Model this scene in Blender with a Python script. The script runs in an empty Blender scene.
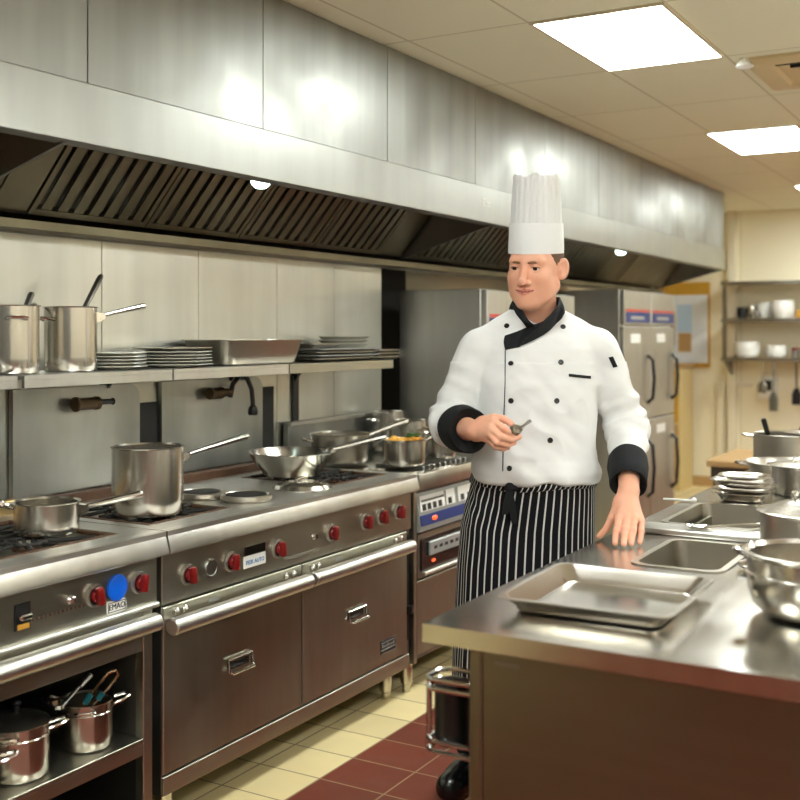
import bpy, bmesh, math, random
import numpy as np
from mathutils import Vector, Matrix, noise
from mathutils.bvhtree import BVHTree
random.seed(7)
SC = bpy.context.scene
C = SC.collection
PI = math.pi
FZ = .08          # height of the finished floor in the coordinates the kitchen is written in; the whole room is set down on z = 0 at the end

# ------------------------------------------------------------------ materials
def lin(c):
    return tuple(((v / 255) / 12.92 if v / 255 <= 0.04045 else ((v / 255 + 0.055) / 1.055) ** 2.4) for v in c)

MATS = {}
def mat(name, rgb, rough=0.5, metal=0.0, spec=0.5, emit=None, estr=0, var=0.0, vscale=8, stretch=(1, 1, 1), rvar=0.0, sss=0, bump=0, trans=0, coat=0):
    m = bpy.data.materials.new(name); m.use_nodes = True
    nt = m.node_tree; b = nt.nodes['Principled BSDF']
    col = lin(rgb) + (1,)
    b.inputs['Base Color'].default_value = col
    b.inputs['Roughness'].default_value = rough
    b.inputs['Metallic'].default_value = metal
    b.inputs['Specular IOR Level'].default_value = spec
    b.inputs['Coat Weight'].default_value = coat
    b.inputs['Transmission Weight'].default_value = trans
    if sss:
        b.inputs['Subsurface Weight'].default_value = sss
        b.inputs['Subsurface Radius'].default_value = (1, .35, .2)
        b.inputs['Subsurface Scale'].default_value = .006
    if emit:
        b.inputs['Emission Color'].default_value = lin(emit) + (1,)
        b.inputs['Emission Strength'].default_value = estr
    if var or rvar or bump:
        tc = nt.nodes.new('ShaderNodeTexCoord'); mp = nt.nodes.new('ShaderNodeMapping')
        mp.inputs['Scale'].default_value = stretch
        nz = nt.nodes.new('ShaderNodeTexNoise'); nz.inputs['Scale'].default_value = vscale
        nz.inputs['Detail'].default_value = 5; nz.inputs['Roughness'].default_value = .6
        nt.links.new(tc.outputs['Object'], mp.inputs[0]); nt.links.new(mp.outputs[0], nz.inputs['Vector'])
        if var:
            mx = nt.nodes.new('ShaderNodeMix'); mx.data_type = 'RGBA'
            mx.inputs[6].default_value = tuple(max(0, v * (1 - var)) for v in col[:3]) + (1,)
            mx.inputs[7].default_value = tuple(min(1, v * (1 + var)) for v in col[:3]) + (1,)
            nt.links.new(nz.outputs['Fac'], mx.inputs[0]); nt.links.new(mx.outputs[2], b.inputs['Base Color'])
        if rvar:
            mr = nt.nodes.new('ShaderNodeMapRange')
            mr.inputs['From Min'].default_value = .3; mr.inputs['From Max'].default_value = .7
            mr.inputs['To Min'].default_value = max(.03, rough - rvar); mr.inputs['To Max'].default_value = rough + rvar
            nt.links.new(nz.outputs['Fac'], mr.inputs['Value']); nt.links.new(mr.outputs[0], b.inputs['Roughness'])
        if bump:
            bp = nt.nodes.new('ShaderNodeBump'); bp.inputs['Strength'].default_value = bump; bp.inputs['Distance'].default_value = .002
            nt.links.new(nz.outputs['Fac'], bp.inputs['Height']); nt.links.new(bp.outputs[0], b.inputs['Normal'])
    MATS[name] = m
    return m

def brushed(name, rgb, rough, stretch, smudge=.12, bump=.05, dirt=None, dirt_amt=.35, lo=.86, hi=1.1):
    """brushed stainless: fine streaks along one axis, large smears in the gloss, optional grime patches"""
    m = bpy.data.materials.new(name); m.use_nodes = True
    nt = m.node_tree; b = nt.nodes['Principled BSDF']
    b.inputs['Metallic'].default_value = 1
    tc = nt.nodes.new('ShaderNodeTexCoord'); mp = nt.nodes.new('ShaderNodeMapping')
    mp.inputs['Scale'].default_value = stretch
    n1 = nt.nodes.new('ShaderNodeTexNoise'); n1.inputs['Scale'].default_value = 1.0; n1.inputs['Detail'].default_value = 4
    n2 = nt.nodes.new('ShaderNodeTexNoise'); n2.inputs['Scale'].default_value = 3.2; n2.inputs['Detail'].default_value = 2; n2.inputs['Distortion'].default_value = .2
    nt.links.new(tc.outputs['Object'], mp.inputs[0]); nt.links.new(mp.outputs[0], n1.inputs['Vector'])
    nt.links.new(tc.outputs['Object'], n2.inputs['Vector'])
    ad = nt.nodes.new('ShaderNodeMath'); ad.operation = 'MULTIPLY_ADD'; ad.inputs[1].default_value = .35
    nt.links.new(n1.outputs['Fac'], ad.inputs[0]); nt.links.new(n2.outputs['Fac'], ad.inputs[2])
    mr = nt.nodes.new('ShaderNodeMapRange'); mr.inputs['From Min'].default_value = .45; mr.inputs['From Max'].default_value = .95
    r_lo, r_hi = (max(.285, rough - smudge), max(.31, rough + smudge)) if rough >= .27 else (max(.06, rough - smudge), min(.265, rough + smudge))
    mr.inputs['To Min'].default_value = r_lo; mr.inputs['To Max'].default_value = r_hi
    nt.links.new(ad.outputs[0], mr.inputs['Value']); nt.links.new(mr.outputs[0], b.inputs['Roughness'])
    base = lin(rgb)
    mx = nt.nodes.new('ShaderNodeMix'); mx.data_type = 'RGBA'
    mx.inputs[6].default_value = tuple(v * lo for v in base) + (1,); mx.inputs[7].default_value = tuple(min(1, v * hi) for v in base) + (1,)
    nt.links.new(n1.outputs['Fac'], mx.inputs[0])
    last = mx
    if dirt:
        n3 = nt.nodes.new('ShaderNodeTexNoise'); n3.inputs['Scale'].default_value = 4.0; n3.inputs['Detail'].default_value = 3
        nt.links.new(tc.outputs['Object'], n3.inputs['Vector'])
        r3 = nt.nodes.new('ShaderNodeMapRange'); r3.inputs['From Min'].default_value = .40; r3.inputs['From Max'].default_value = .85
        r3.inputs['To Max'].default_value = dirt_amt
        nt.links.new(n3.outputs['Fac'], r3.inputs['Value'])
        m3 = nt.nodes.new('ShaderNodeMix'); m3.data_type = 'RGBA'; m3.inputs[7].default_value = lin(dirt) + (1,)
        nt.links.new(r3.outputs[0], m3.inputs[0]); nt.links.new(mx.outputs[2], m3.inputs[6]); last = m3
    nt.links.new(last.outputs[2], b.inputs['Base Color'])
    if bump:
        bp = nt.nodes.new('ShaderNodeBump'); bp.inputs['Strength'].default_value = bump; bp.inputs['Distance'].default_value = .001
        nt.links.new(n1.outputs['Fac'], bp.inputs['Height']); nt.links.new(bp.outputs[0], b.inputs['Normal'])
    MATS[name] = m
    return m

def grid_mat(name, rgb, seam, px, py, ox, oy, wx, wy, rough, vary=.06, second=None, split_x=0, spec=.4, axes=(0, 1), bumps=.4):
    """tiles / panels with joints on a regular grid; `second` is the tile colour on the far side of the line at split_x"""
    m = bpy.data.materials.new(name); m.use_nodes = True
    nt = m.node_tree; b = nt.nodes['Principled BSDF']; L = nt.links
    b.inputs['Specular IOR Level'].default_value = spec
    tc = nt.nodes.new('ShaderNodeTexCoord'); sp = nt.nodes.new('ShaderNodeSeparateXYZ'); L.new(tc.outputs['Object'], sp.inputs[0])
    def mth(op, a, bb=None, cc=None):
        n = nt.nodes.new('ShaderNodeMath'); n.operation = op
        for i, v in enumerate((a, bb, cc)):
            if v is None: continue
            if isinstance(v, (int, float)): n.inputs[i].default_value = v
            else: L.new(v, n.inputs[i])
        return n.outputs[0]
    ua = mth('DIVIDE', mth('SUBTRACT', sp.outputs[axes[0]], ox), px); va = mth('DIVIDE', mth('SUBTRACT', sp.outputs[axes[1]], oy), py)
    fu = mth('FRACT', ua); fv = mth('FRACT', va)
    du = mth('MINIMUM', fu, mth('SUBTRACT', 1.0, fu)); dv = mth('MINIMUM', fv, mth('SUBTRACT', 1.0, fv))
    ln = mth('MAXIMUM', mth('LESS_THAN', du, wx / px / 2), mth('LESS_THAN', dv, wy / py / 2))
    cb = nt.nodes.new('ShaderNodeCombineXYZ'); L.new(mth('FLOOR', ua), cb.inputs[0]); L.new(mth('FLOOR', va), cb.inputs[1])
    wn = nt.nodes.new('ShaderNodeTexWhiteNoise'); wn.noise_dimensions = '2D'; L.new(cb.outputs[0], wn.inputs['Vector'])
    nz = nt.nodes.new('ShaderNodeTexNoise'); nz.inputs['Scale'].default_value = 9; nz.inputs['Detail'].default_value = 6
    L.new(tc.outputs['Object'], nz.inputs['Vector'])
    fac = mth('ADD', mth('MULTIPLY', wn.outputs['Value'], .6), mth('MULTIPLY', nz.outputs['Fac'], .4))
    def tint(c):
        c = lin(c); mx = nt.nodes.new('ShaderNodeMix'); mx.data_type = 'RGBA'
        mx.inputs[6].default_value = tuple(v * (1 - vary * 1.5) for v in c) + (1,); mx.inputs[7].default_value = tuple(min(1, v * (1 + vary * 1.5)) for v in c) + (1,)
        L.new(fac, mx.inputs[0]); return mx.outputs[2]
    base = tint(rgb)
    if second:
        m2 = nt.nodes.new('ShaderNodeMix'); m2.data_type = 'RGBA'
        L.new(mth('LESS_THAN', sp.outputs[0], split_x), m2.inputs[0]); L.new(base, m2.inputs[6]); L.new(tint(second), m2.inputs[7]); base = m2.outputs[2]
    m3 = nt.nodes.new('ShaderNodeMix'); m3.data_type = 'RGBA'
    L.new(ln, m3.inputs[0]); L.new(base, m3.inputs[6]); m3.inputs[7].default_value = lin(seam) + (1,)
    L.new(m3.outputs[2], b.inputs['Base Color'])
    mr = nt.nodes.new('ShaderNodeMapRange'); mr.inputs['To Min'].default_value = rough - .12; mr.inputs['To Max'].default_value = rough + .12
    L.new(nz.outputs['Fac'], mr.inputs['Value']); L.new(mr.outputs[0], b.inputs['Roughness'])
    bp = nt.nodes.new('ShaderNodeBump'); bp.inputs['Strength'].default_value = bumps; bp.inputs['Distance'].default_value = .003
    L.new(mth('SUBTRACT', 1.0, ln), bp.inputs['Height']); L.new(bp.outputs[0], b.inputs['Normal'])
    MATS[name] = m
    return m

STEEL = brushed('steel_polished', (205, 200, 192), .22, (3, 3, 60), .07, .02)
POT = brushed('steel_pot', (208, 203, 194), .24, (14, 14, 2), .06, .008)
POTOLD = brushed('steel_pot_used', (186, 180, 168), .30, (10, 10, 3), .08, .008, (120, 104, 80), .3)
PLATE_V = brushed('steel_sheet_vertical_grain', (156, 156, 151), .44, (10, 10, .7), .12, 0, None, 0, .62, 1.28)
FASCIA = brushed('steel_fascia', (164, 164, 159), .38, (2, 12, 2), .08, 0, None, 0, .82, 1.12)
TOPST = brushed('steel_worktop', (200, 196, 188), .25, (30, 2, 8), .10, .008, (140, 130, 112), .25)
RANGEST = brushed('steel_range_front', (188, 186, 172), .32, (6, 2, 40), .08, .008, (140, 126, 106), .25)
DOORST = brushed('steel_oven_door', (180, 178, 162), .36, (30, 30, 3), .08, .008, (146, 134, 112), .3)
RTOP = brushed('steel_range_top', (208, 205, 198), .42, (30, 2, 8), .10, .008, (150, 138, 116), .25)
TRIMST = brushed('steel_edge', (214, 212, 206), .33, (3, 20, 3), .08, .008)
DARKST = brushed('steel_dull_dark', (140, 138, 132), .38, (20, 20, 3), .10, 0)
FRIDGE = brushed('steel_cabinet', (192, 190, 184), .42, (25, 25, 2), .08, 0)
WALLST = brushed('steel_wall_sheet', (214, 213, 204), .36, (9, 9, .7), .10, 0, (180, 170, 150), .2, .72, 1.12)
SPLASH = brushed('steel_splash_sheet', (188, 191, 188), .34, (7, 7, 1.4), .10, 0, (128, 126, 116), .5, .52, 1.3)
FILT = brushed('steel_filter', (126, 119, 98), .40, (20, 20, 3), .10, 0, (90, 76, 54), .5)
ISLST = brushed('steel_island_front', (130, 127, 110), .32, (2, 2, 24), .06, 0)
CHROME = mat('chrome', (225, 223, 220), .12, 1)
IRON = mat('cast_iron', (34, 31, 28), .55, .3, var=.4, vscale=30, bump=.3)
RUST = mat('rusty_iron', (88, 62, 44), .6, .4, var=.35, vscale=24, bump=.3)
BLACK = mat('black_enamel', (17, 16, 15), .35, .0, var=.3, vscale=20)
VOID = mat('matt_black', (9, 9, 8), .7)  # even near-black, used for slots, backings and back panels
RED = mat('red_plastic', (122, 16, 16), .28, 0, coat=.3, var=.12, vscale=30)
BLUE = mat('blue_plastic', (12, 100, 228), .30, 0)
NAVY = mat('navy_strip', (28, 48, 110), .35)
WHITEP = mat('white_plastic', (236, 234, 228), .4)
SCREEN = mat('dark_glass_screen', (12, 13, 16), .08, 0, coat=.5)
GREYP = mat('grey_panel', (168, 168, 164), .4, .3)
ORANGE = mat('orange_lens', (255, 92, 40), .3, emit=(255, 92, 40), estr=.7)
REDL = mat('red_stripe', (196, 60, 40), .4)
PORC = mat('white_porcelain', (238, 236, 230), .22, coat=.3)
CREAM = grid_mat('cream_wall_panels', (242, 232, 204), (214, 202, 172), .55, 8.0, -2.30, -3, .006, .006, .55, .02, axes=(0, 2))
CREAMP = mat('cream_paint', (232, 222, 198), .55, var=.03, vscale=3)
CEIL = grid_mat('ceiling_tiles', (242, 241, 217), (210, 206, 178), .477, .815, -1.53, 3.51, .010, .010, .8, .012, spec=.2, bumps=.25)
FLOOR = grid_mat('quarry_tiles', (118, 54, 37), (160, 132, 102), (.232), .192, -1.938, 3.026, .006, .006, .50, .12, spec=.25, second=(232, 212, 160), split_x=-1.938)
GRIDP = mat('white_grid_paint', (222, 208, 180), .5)
DIFF = mat('light_diffuser', (255, 255, 255), .4, emit=(242, 250, 246), estr=15)
LAMPW = mat('hood_lamp_lens', (220, 245, 240), .2, emit=(214, 244, 236), estr=7)
WOOD = mat('tan_wood', (182, 146, 96), .5, var=.15, vscale=5, stretch=(1, 12, 12))
OCHRE = mat('ochre_board', (196, 150, 48), .6, var=.15, vscale=20)
NOTICE = mat('pale_blue_grey_panel', (226, 230, 236), .5)
SHEET = mat('bluish_paper', (186, 212, 240), .4)
FOOD_Y = mat('yellow_food', (214, 158, 60), .5, sss=.1, var=.2, vscale=30)
FOOD_G = mat('green_leaves', (52, 92, 34), .5, var=.3, vscale=30)
TEAL = mat('teal_grip', (24, 108, 116), .4)

# ------------------------------------------------------------------ mesh helpers
class MB:
    def __init__(s): s.bm = bmesh.new()
    def box(s, x0, x1, y0, y1, z0, z1, bev=0, seg=1):
        r = bmesh.ops.create_cube(s.bm, size=1)
        vs = r['verts']
        for v in vs:
            v.co = Vector((x0 + (v.co.x + .5) * (x1 - x0), y0 + (v.co.y + .5) * (y1 - y0), z0 + (v.co.z + .5) * (z1 - z0)))
        if bev:
            es = list({e for v in vs for e in v.link_edges})
            bmesh.ops.bevel(s.bm, geom=es, offset=bev, segments=seg, affect='EDGES', profile=.5)
        return s
    def loft(s, rings, closed=True, cap0=True, cap1=True):
        R = [[s.bm.verts.new(p) for p in r] for r in rings]
        n = len(R[0])
        for a, b in zip(R, R[1:]):
            for i in range(n if closed else n - 1):
                j = (i + 1) % n
                try: s.bm.faces.new((a[i], a[j], b[j], b[i]))
                except ValueError: pass
        if closed and cap0: s.bm.faces.new(list(reversed(R[0])))
        if closed and cap1: s.bm.faces.new(R[-1])
        return s
    def tube(s, path, r, n=10, caps=True, flat=None, closed=False):
        P = [Vector(p) for p in path]; rad = r if isinstance(r, (list, tuple)) else [r] * len(P)
        rings = []; up = None
        for i, p in enumerate(P):
            if closed: d = (P[(i + 1) % len(P)] - P[i - 1])
            else: d = P[min(i + 1, len(P) - 1)] - P[max(i - 1, 0)]
            d.normalize()
            if up is None:
                up = Vector((0, 0, 1)) if abs(d.z) < .9 else Vector((0, 1, 0))
            sd = d.cross(up)
            if sd.length < 1e-5: sd = d.cross(Vector((1, 0, 0)))
            sd.normalize(); u2 = sd.cross(d).normalized(); up = u2
            f = flat or 1
            rings.append([p + sd * math.cos(2 * PI * k / n) * rad[i] * f + u2 * math.sin(2 * PI * k / n) * rad[i] for k in range(n)])
        if closed:
            rings.append(rings[0])
            R = [[s.bm.verts.new(p) for p in r_] for r_ in rings[:-1]]; R.append(R[0])
            for a, b in zip(R, R[1:]):
                for i in range(n): s.bm.faces.new((a[i], a[(i + 1) % n], b[(i + 1) % n], b[i]))
            return s
        return s.loft(rings, True, caps, caps)
    def lathe(s, prof, c=(0, 0, 0), n=40, M=None):
        c = Vector(c); rings = []
        for r, z in prof:
            rings.append([(max(r, 1e-5) * math.cos(2 * PI * k / n), max(r, 1e-5) * math.sin(2 * PI * k / n), z) for k in range(n)])
        rr = [[((M @ Vector(p)) if M else Vector(p)) + c for p in r] for r in rings]
        return s.loft(rr, True, True, True)
    def prism(s, poly, a0, a1, axis='y'):
        def P(u, v, a): return {'y': (u, a, v), 'x': (a, u, v), 'z': (u, v, a)}[axis]
        A = [s.bm.verts.new(P(u, v, a0)) for u, v in poly]; B = [s.bm.verts.new(P(u, v, a1)) for u, v in poly]
        n = len(A)
        for i in range(n): s.bm.faces.new((A[i], A[(i + 1) % n], B[(i + 1) % n], B[i]))
        s.bm.faces.new(list(reversed(A))); s.bm.faces.new(B)
        return s
    def ball(s, c, r, seg=12, sc=(1, 1, 1)):
        q = bmesh.ops.create_uvsphere(s.bm, u_segments=seg, v_segments=seg // 2 + 2, radius=r)
        for v in q['verts']: v.co = Vector((v.co.x * sc[0], v.co.y * sc[1], v.co.z * sc[2])) + Vector(c)
        return s
    def build(s, name, m, parent=None, angle=32, world=None):
        bmesh.ops.recalc_face_normals(s.bm, faces=s.bm.faces)
        me = bpy.data.meshes.new(name); s.bm.to_mesh(me); s.bm.free()
        return link(name, me, m, parent, angle, world)

def link(name, me, m, parent=None, angle=32, world=None):
    me.materials.append(m)
    if len(me.polygons):
        me.polygons.foreach_set('use_smooth', [True] * len(me.polygons))
        me.set_sharp_from_angle(angle=math.radians(angle))
    o = bpy.data.objects.new(name, me); C.objects.link(o)
    if parent is not None:
        o.parent = parent
        if parent.get('_w'):   # the parts of this thing were written in room coordinates
            o.matrix_parent_inverse = Matrix.Translation(Vector(parent['_at'])).inverted()
    if parent is not None and parent.parent is not None and parent.get('_w') is None and parent.parent.get('_w'):
        o.matrix_parent_inverse = Matrix.Identity(4)
    return o

def thing(name, label, cat, loc=(0, 0, 0), rotz=0, group=None, room=False):
    o = bpy.data.objects.new(name, None); C.objects.link(o)
    o.location = loc; o.rotation_euler = (0, 0, rotz); o.empty_display_size = .1
    o['label'] = label; o['category'] = cat
    if group: o['group'] = group
    if room: o['_w'] = 1; o['_at'] = tuple(loc)
    return o
def tag(o, label, cat, group=None, kind=None):
    o['label'] = label; o['category'] = cat
    if group: o['group'] = group
    if kind: o['kind'] = kind
    return o
def kids(o, allobj): return [c for c in allobj if c.parent == o]
def dup(root, loc, rotz=None, label=None, group=None):
    allobj = list(C.objects)
    r = root.copy(); C.objects.link(r); r.location = loc
    if rotz is not None: r.rotation_euler = (0, 0, rotz)
    if label: r['label'] = label
    if group: r['group'] = group
    for ch in kids(root, allobj):
        c = ch.copy(); C.objects.link(c); c.parent = r
        for g in kids(ch, allobj):
            d = g.copy(); C.objects.link(d); d.parent = c
    return r
def struct(name, mb, m):
    o = mb.build(name, m); o['kind'] = 'structure'; return o
def text_mesh(txt, size, M, ext=.0006):
    cu = bpy.data.curves.new('t', 'FONT'); cu.body = txt; cu.size = size; cu.extrude = ext; cu.align_x = 'CENTER'; cu.align_y = 'CENTER'
    o = bpy.data.objects.new('t', cu); C.objects.link(o)
    dg = bpy.context.evaluated_depsgraph_get(); me = bpy.data.meshes.new_from_object(o.evaluated_get(dg))
    bpy.data.objects.remove(o); bpy.data.curves.remove(cu)
    me.transform(M); return me
FACE_X = Matrix(((0, 0, 1, 0), (1, 0, 0, 0), (0, 1, 0, 0), (0, 0, 0, 1)))   # text read from +x

def rrect(hx, hy, r, z, n=6, c=(0, 0)):
    pts = []
    for (sx, sy, a0) in ((1, 1, 0), (-1, 1, PI / 2), (-1, -1, PI), (1, -1, 3 * PI / 2)):
        for k in range(n + 1):
            a = a0 + k * PI / 2 / n
            pts.append((c[0] + sx * (hx - r) + r * math.cos(a), c[1] + sy * (hy - r) + r * math.sin(a), z))
    return pts

# ------------------------------------------------------------------ room
struct('floor', MB().box(-3.7, 2.4, -2.4, 10.1, -.02, FZ), FLOOR)
struct('ceiling', MB().box(-3.7, 2.4, -2.4, 10.1, 2.54, 2.62), CEIL)
struct('wall_left', MB().box(-3.1, -3.0, -2.4, 7.5, 0, 2.54).box(-3.7, -3.0, 7.5, 7.6, 0, 2.54).box(-3.7, -3.6, 7.6, 10, 0, 2.54), CREAMP)
struct('wall_back', MB().box(-3.7, 2.4, 9.98, 10.1, 0, 2.54), CREAM)
struct('wall_right', MB().box(2.3, 2.4, -2.4, 9.98, 0, 2.54), CREAMP)
struct('wall_right.001', MB().box(2.28, 2.3, -2.3, 9.98, 0, 1.25), mat('wainscot_grey', (126, 126, 118), .45))
struct('wall_front', MB().box(-3.0, 2.3, -2.4, -2.3, 0, 2.54), mat('grey_paint', (92, 90, 82), .5))
# steel lined service wall behind the cooking line: sheets with visible joints
ys = [-.9, -.3, .3, .96, 1.53, 2.10, 2.66, 3.145, 3.63, 4.05, 4.455]
mb = MB().box(-2.99, -2.70, -.9, 4.45, 0, 1.98)
struct('wall_left_cladding_core', mb, DARKST).name = 'wall_left.001'
for i, (a, b) in enumerate(zip(ys, ys[1:])):
    struct('trim_%d' % (i + 1), MB().box(-2.7, -2.694, a + .0015, b - .0015, FZ + .002, 1.97, .001), WALLST)
GAP_SHADE = mat('painted_gap_shade', (30, 29, 27), .7)  # near-black colour painted in place of the shade inside wall gaps
for q, (a, bb, z0, z1) in enumerate(((2.818, 2.922, .96, 1.225), (3.508, 3.60, .96, 1.25), (2.250, 2.258, .96, 1.30))): struct('trim_%d' % (30 + q), MB().box(-2.693, -2.688, a, bb, z0, z1), GAP_SHADE)  # dark strips paint the shade between the splash panels
struct('trim_33', MB().box(-2.999, -2.99, 4.455, 5.2, FZ, 2.4), GAP_SHADE)  # dark sheet paints the shade in the gap before the fridge
struct('trim_20', MB().box(-2.40, -2.33, 9.90, 9.98, FZ, 2.54, .004), CREAMP)
struct('trim_21', MB().box(-2.50, -2.44, 9.93, 9.98, FZ, 1.02, .004).box(-2.50, -2.2, 9.94, 9.98, .98, 1.02, .003), CREAMP)
struct('baseboard_back', MB().box(-3.6, 2.3, 9.95, 9.98, FZ, .17, .004), WOOD)

# ceiling lights
LW, LL = .474, .80
def ceiling_light(x, y, label):
    t = thing('ceiling_light', label, 'ceiling light', (x, y, 2.54), 0, 'recessed ceiling light panels')
    m = MB(); hx, hy = LW / 2, LL / 2
    m.box(-hx, -hx + .012, -hy, hy, -.008, -.0005).box(hx - .012, hx, -hy, hy, -.008, -.0005).box(-hx + .012, hx - .012, -hy, -hy + .012, -.008, -.0005).box(-hx + .012, hx - .012, hy - .012, hy, -.008, -.0005)
    m.build('frame', GRIDP, t)
    MB().box(-hx + .012, hx - .012, -hy + .012, hy - .012, -.006, -.0005).build('diffuser', DIFF, t)
    return t
for y, lab in ((3.91, 'white ceiling light panel nearest the camera, largest one in view'), (6.36, 'white ceiling light panel second along the ceiling above the island'),
               (8.80, 'white ceiling light panel farthest away near the back wall'), (1.46, 'white ceiling light panel over the aisle before the first one in view'), (-.98, 'white ceiling light panel over the aisle by the front wall')):
    ceiling_light(-1.29 if y < 6 else -1.32, y if y < 6 else y - .03, lab)
for y, lab in ((3.91, 'unseen white ceiling light panel added right of the island beside the air vent'), (6.36, 'unseen white ceiling light panel added on the right-hand row, second from the vent'),
               (8.80, 'unseen white ceiling light panel added on the right-hand row by the back wall'), (1.46, 'unseen white ceiling light panel added on the right-hand row over the island end'), (-.98, 'unseen white ceiling light panel added on the right-hand row by the front wall')):
    ceiling_light(.62, y, lab)  # row out of view, added to fill the room with light
for y, lab in ((3.91, 'unseen white ceiling light panel added by the right wall, out past the vent'), (6.36, 'unseen white ceiling light panel added by the right wall, second from the front wall side'), (1.46, 'unseen white ceiling light panel added by the right wall near the island end'), (-.98, 'unseen white ceiling light panel added by the right wall and the front wall')):
    ceiling_light(1.57, y, lab)  # another unseen row, added as fill light beside the right wall
# air-conditioning vent
v = thing('air_vent', 'cream square ceiling air vent with dark slots beside the nearest light', 'air vent', (-.72, 4.69, 2.54))
MB().loft([rrect(.29, .30, .012, 0), rrect(.29, .30, .012, -.012), rrect(.27, .28, .012, -.020), rrect(.20, .21, .01, -.020), rrect(.19, .20, .01, -.006)], True, True, True).build('frame', mat('vent_cream', (214, 194, 150), .5), v)
m = MB()
for k in range(3): m.box(-.185 + .045 * k, .185 - .045 * k, -.19 + .06 * k, -.175 + .06 * k, -.018, -.0065)
m.build('slot', VOID, v)
MB().loft([rrect(.10, .13, .02, -.0065, c=(0, .03)), rrect(.095, .125, .02, -.02, c=(0, .03))]).build('center_plate', MATS['vent_cream'], v)
m = MB().lathe([(0, 0), (.016, 0), (.03, -.02), (.036, -.032), (.02, -.04), (0, -.042)], (0, 0, 0), 20)
o = m.build('smoke_detector', WHITEP); o.location = (-1.0, 4.40, 2.54)
tag(o, 'small white round detector on the ceiling at the vent corner', 'detector')

# ------------------------------------------------------------------ hood
HY0, HY1 = .55, 8.59
hood = thing('range_hood', 'long stainless extractor hood with baffle filters above the cooking line', 'hood', (-2.4, 4.5, 1.95), room=True)
seams = [HY0, 1.27, 2.03, 2.765, 3.525, 4.265, 5.035, 5.80, 6.56, 7.32, 8.06, HY1]
MB().box(-2.112, -2.100, HY0, HY1, 1.950, 2.105, .002).box(-2.16, -2.112, HY0, HY1, 1.950, 1.960).build('fascia', FASCIA, hood)
for a, b in zip(seams, seams[1:]):
    MB().box(-2.118, -2.106, a + .002, b - .002, 2.107, 2.536).build('upper_panel', PLATE_V, hood)
MB().box(-2.125, -2.119, HY0, HY1, 2.107, 2.538).build('backing', VOID, hood)
MB().box(-2.68, -2.125, HY0 + .0, HY1, 2.50, 2.538).box(-2.69, -2.68, HY0, HY1, 1.77, 2.538).build('shell', DARKST, hood)
for e in (HY0, HY1 - .01):
    MB().prism([(-2.66, 1.80), (-2.112, 1.95), (-2.112, 2.5), (-2.66, 2.5)], e, e + .01).build('end_panel', PLATE_V, hood)
MB().prism([(-2.68, 1.775), (-2.575, 1.775), (-2.575, 1.80), (-2.585, 1.80), (-2.585, 1.785), (-2.62, 1.785), (-2.64, 1.80), (-2.68, 1.83)], HY0, HY1).build('grease_trough', FILT, hood)
FA, FB = (-2.60, 1.83), (-2.27, 2.20)          # filters slope from the trough up to the front
fdir = Vector((FB[0] - FA[0], 0, FB[1] - FA[1])); flen = fdir.length; fdir.normalize(); fn = Vector((fdir.z, 0, -fdir.x))
def hfilter(y0, y1, plain=False):
    m = MB()
    def slab(ya, yb, off, th, s0=0, s1=1):
        a = Vector((FA[0], 0, FA[1])) + fdir * flen * s0; b = Vector((FA[0], 0, FA[1])) + fdir * flen * s1
        rings = []
        for p in (a, b):
            rings.append([(p + fn * off + Vector((0, ya, 0))), (p + fn * off + Vector((0, yb, 0))), (p + fn * (off - th) + Vector((0, yb, 0))), (p + fn * (off - th) + Vector((0, ya, 0)))])
        m.loft(rings)
    if plain:
        slab(y0 + .004, y1 - .004, .012, .02)
    else:
        slab(y0 + .003, y0 + .022, .016, .03); slab(y1 - .022, y1 - .003, .016, .03); slab(y0 + .022, y1 - .022, .016, .03, 0, .04); slab(y0 + .022, y1 - .022, .016, .03, .96, 1)
        n = int(round((y1 - y0 - .05) / .066)); st = (y1 - y0 - .05) / n
        for k in range(n):
            a = y0 + .025 + st * k
            slab(a + st * .30, a + st * .92, .012, .004)
            slab(a - st * .05, a + st * .42, -.010, .004)
    return m.build('filter', FILT, hood)
fy = [.60, 1.05, 1.50, 1.95]
for a, b in zip(fy, fy[1:]): hfilter(a, b)
hfilter(1.985, 2.12, True); hfilter(2.12, 2.255, True)
fy = [2.255, 2.75, 3.245, 3.74, 4.235]
for a, b in zip(fy, fy[1:]): hfilter(a, b)
hfilter(4.24, 4.45, True)
fy = [4.50, 5.0, 5.5, 6.0, 6.5, 7.0, 7.5]
for a, b in zip(fy, fy[1:]): hfilter(a, b)
hfilter(7.5, 8.57, True)
for yy in (1.976, 4.475):                        # cheek plates between the sections
    MB().prism([(-2.60, 1.81), (-2.118, 1.952), (-2.118, 2.45), (-2.26, 2.45), (-2.27, 2.2)], yy - .006, yy + .006).build('divider', DARKST, hood)
for yy in (2.955, 6.62):
    l = MB().lathe([(0, 0), (.036, 0), (.040, .012), (.040, .05), (0, .05)], (-2.26, yy, 1.975), 24).build('lamp', CHROME, hood)
    MB().lathe([(0, -.022), (.018, -.019), (.030, -.008), (.034, .002), (0, .002)], (-2.26, yy, 1.972), 24).build('lamp_lens', LAMPW, hood)
MB().box(-2.275, -2.245, HY0, HY1, 2.025, 2.05).build('conduit', DARKST, hood)
link('lettering', text_mesh('Elec', .045, Matrix.Translation((-2.0995, 4.36, 2.035)) @ FACE_X, .0005), mat('faint_grey_print', (205, 203, 198), .4, .8), hood)

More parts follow.
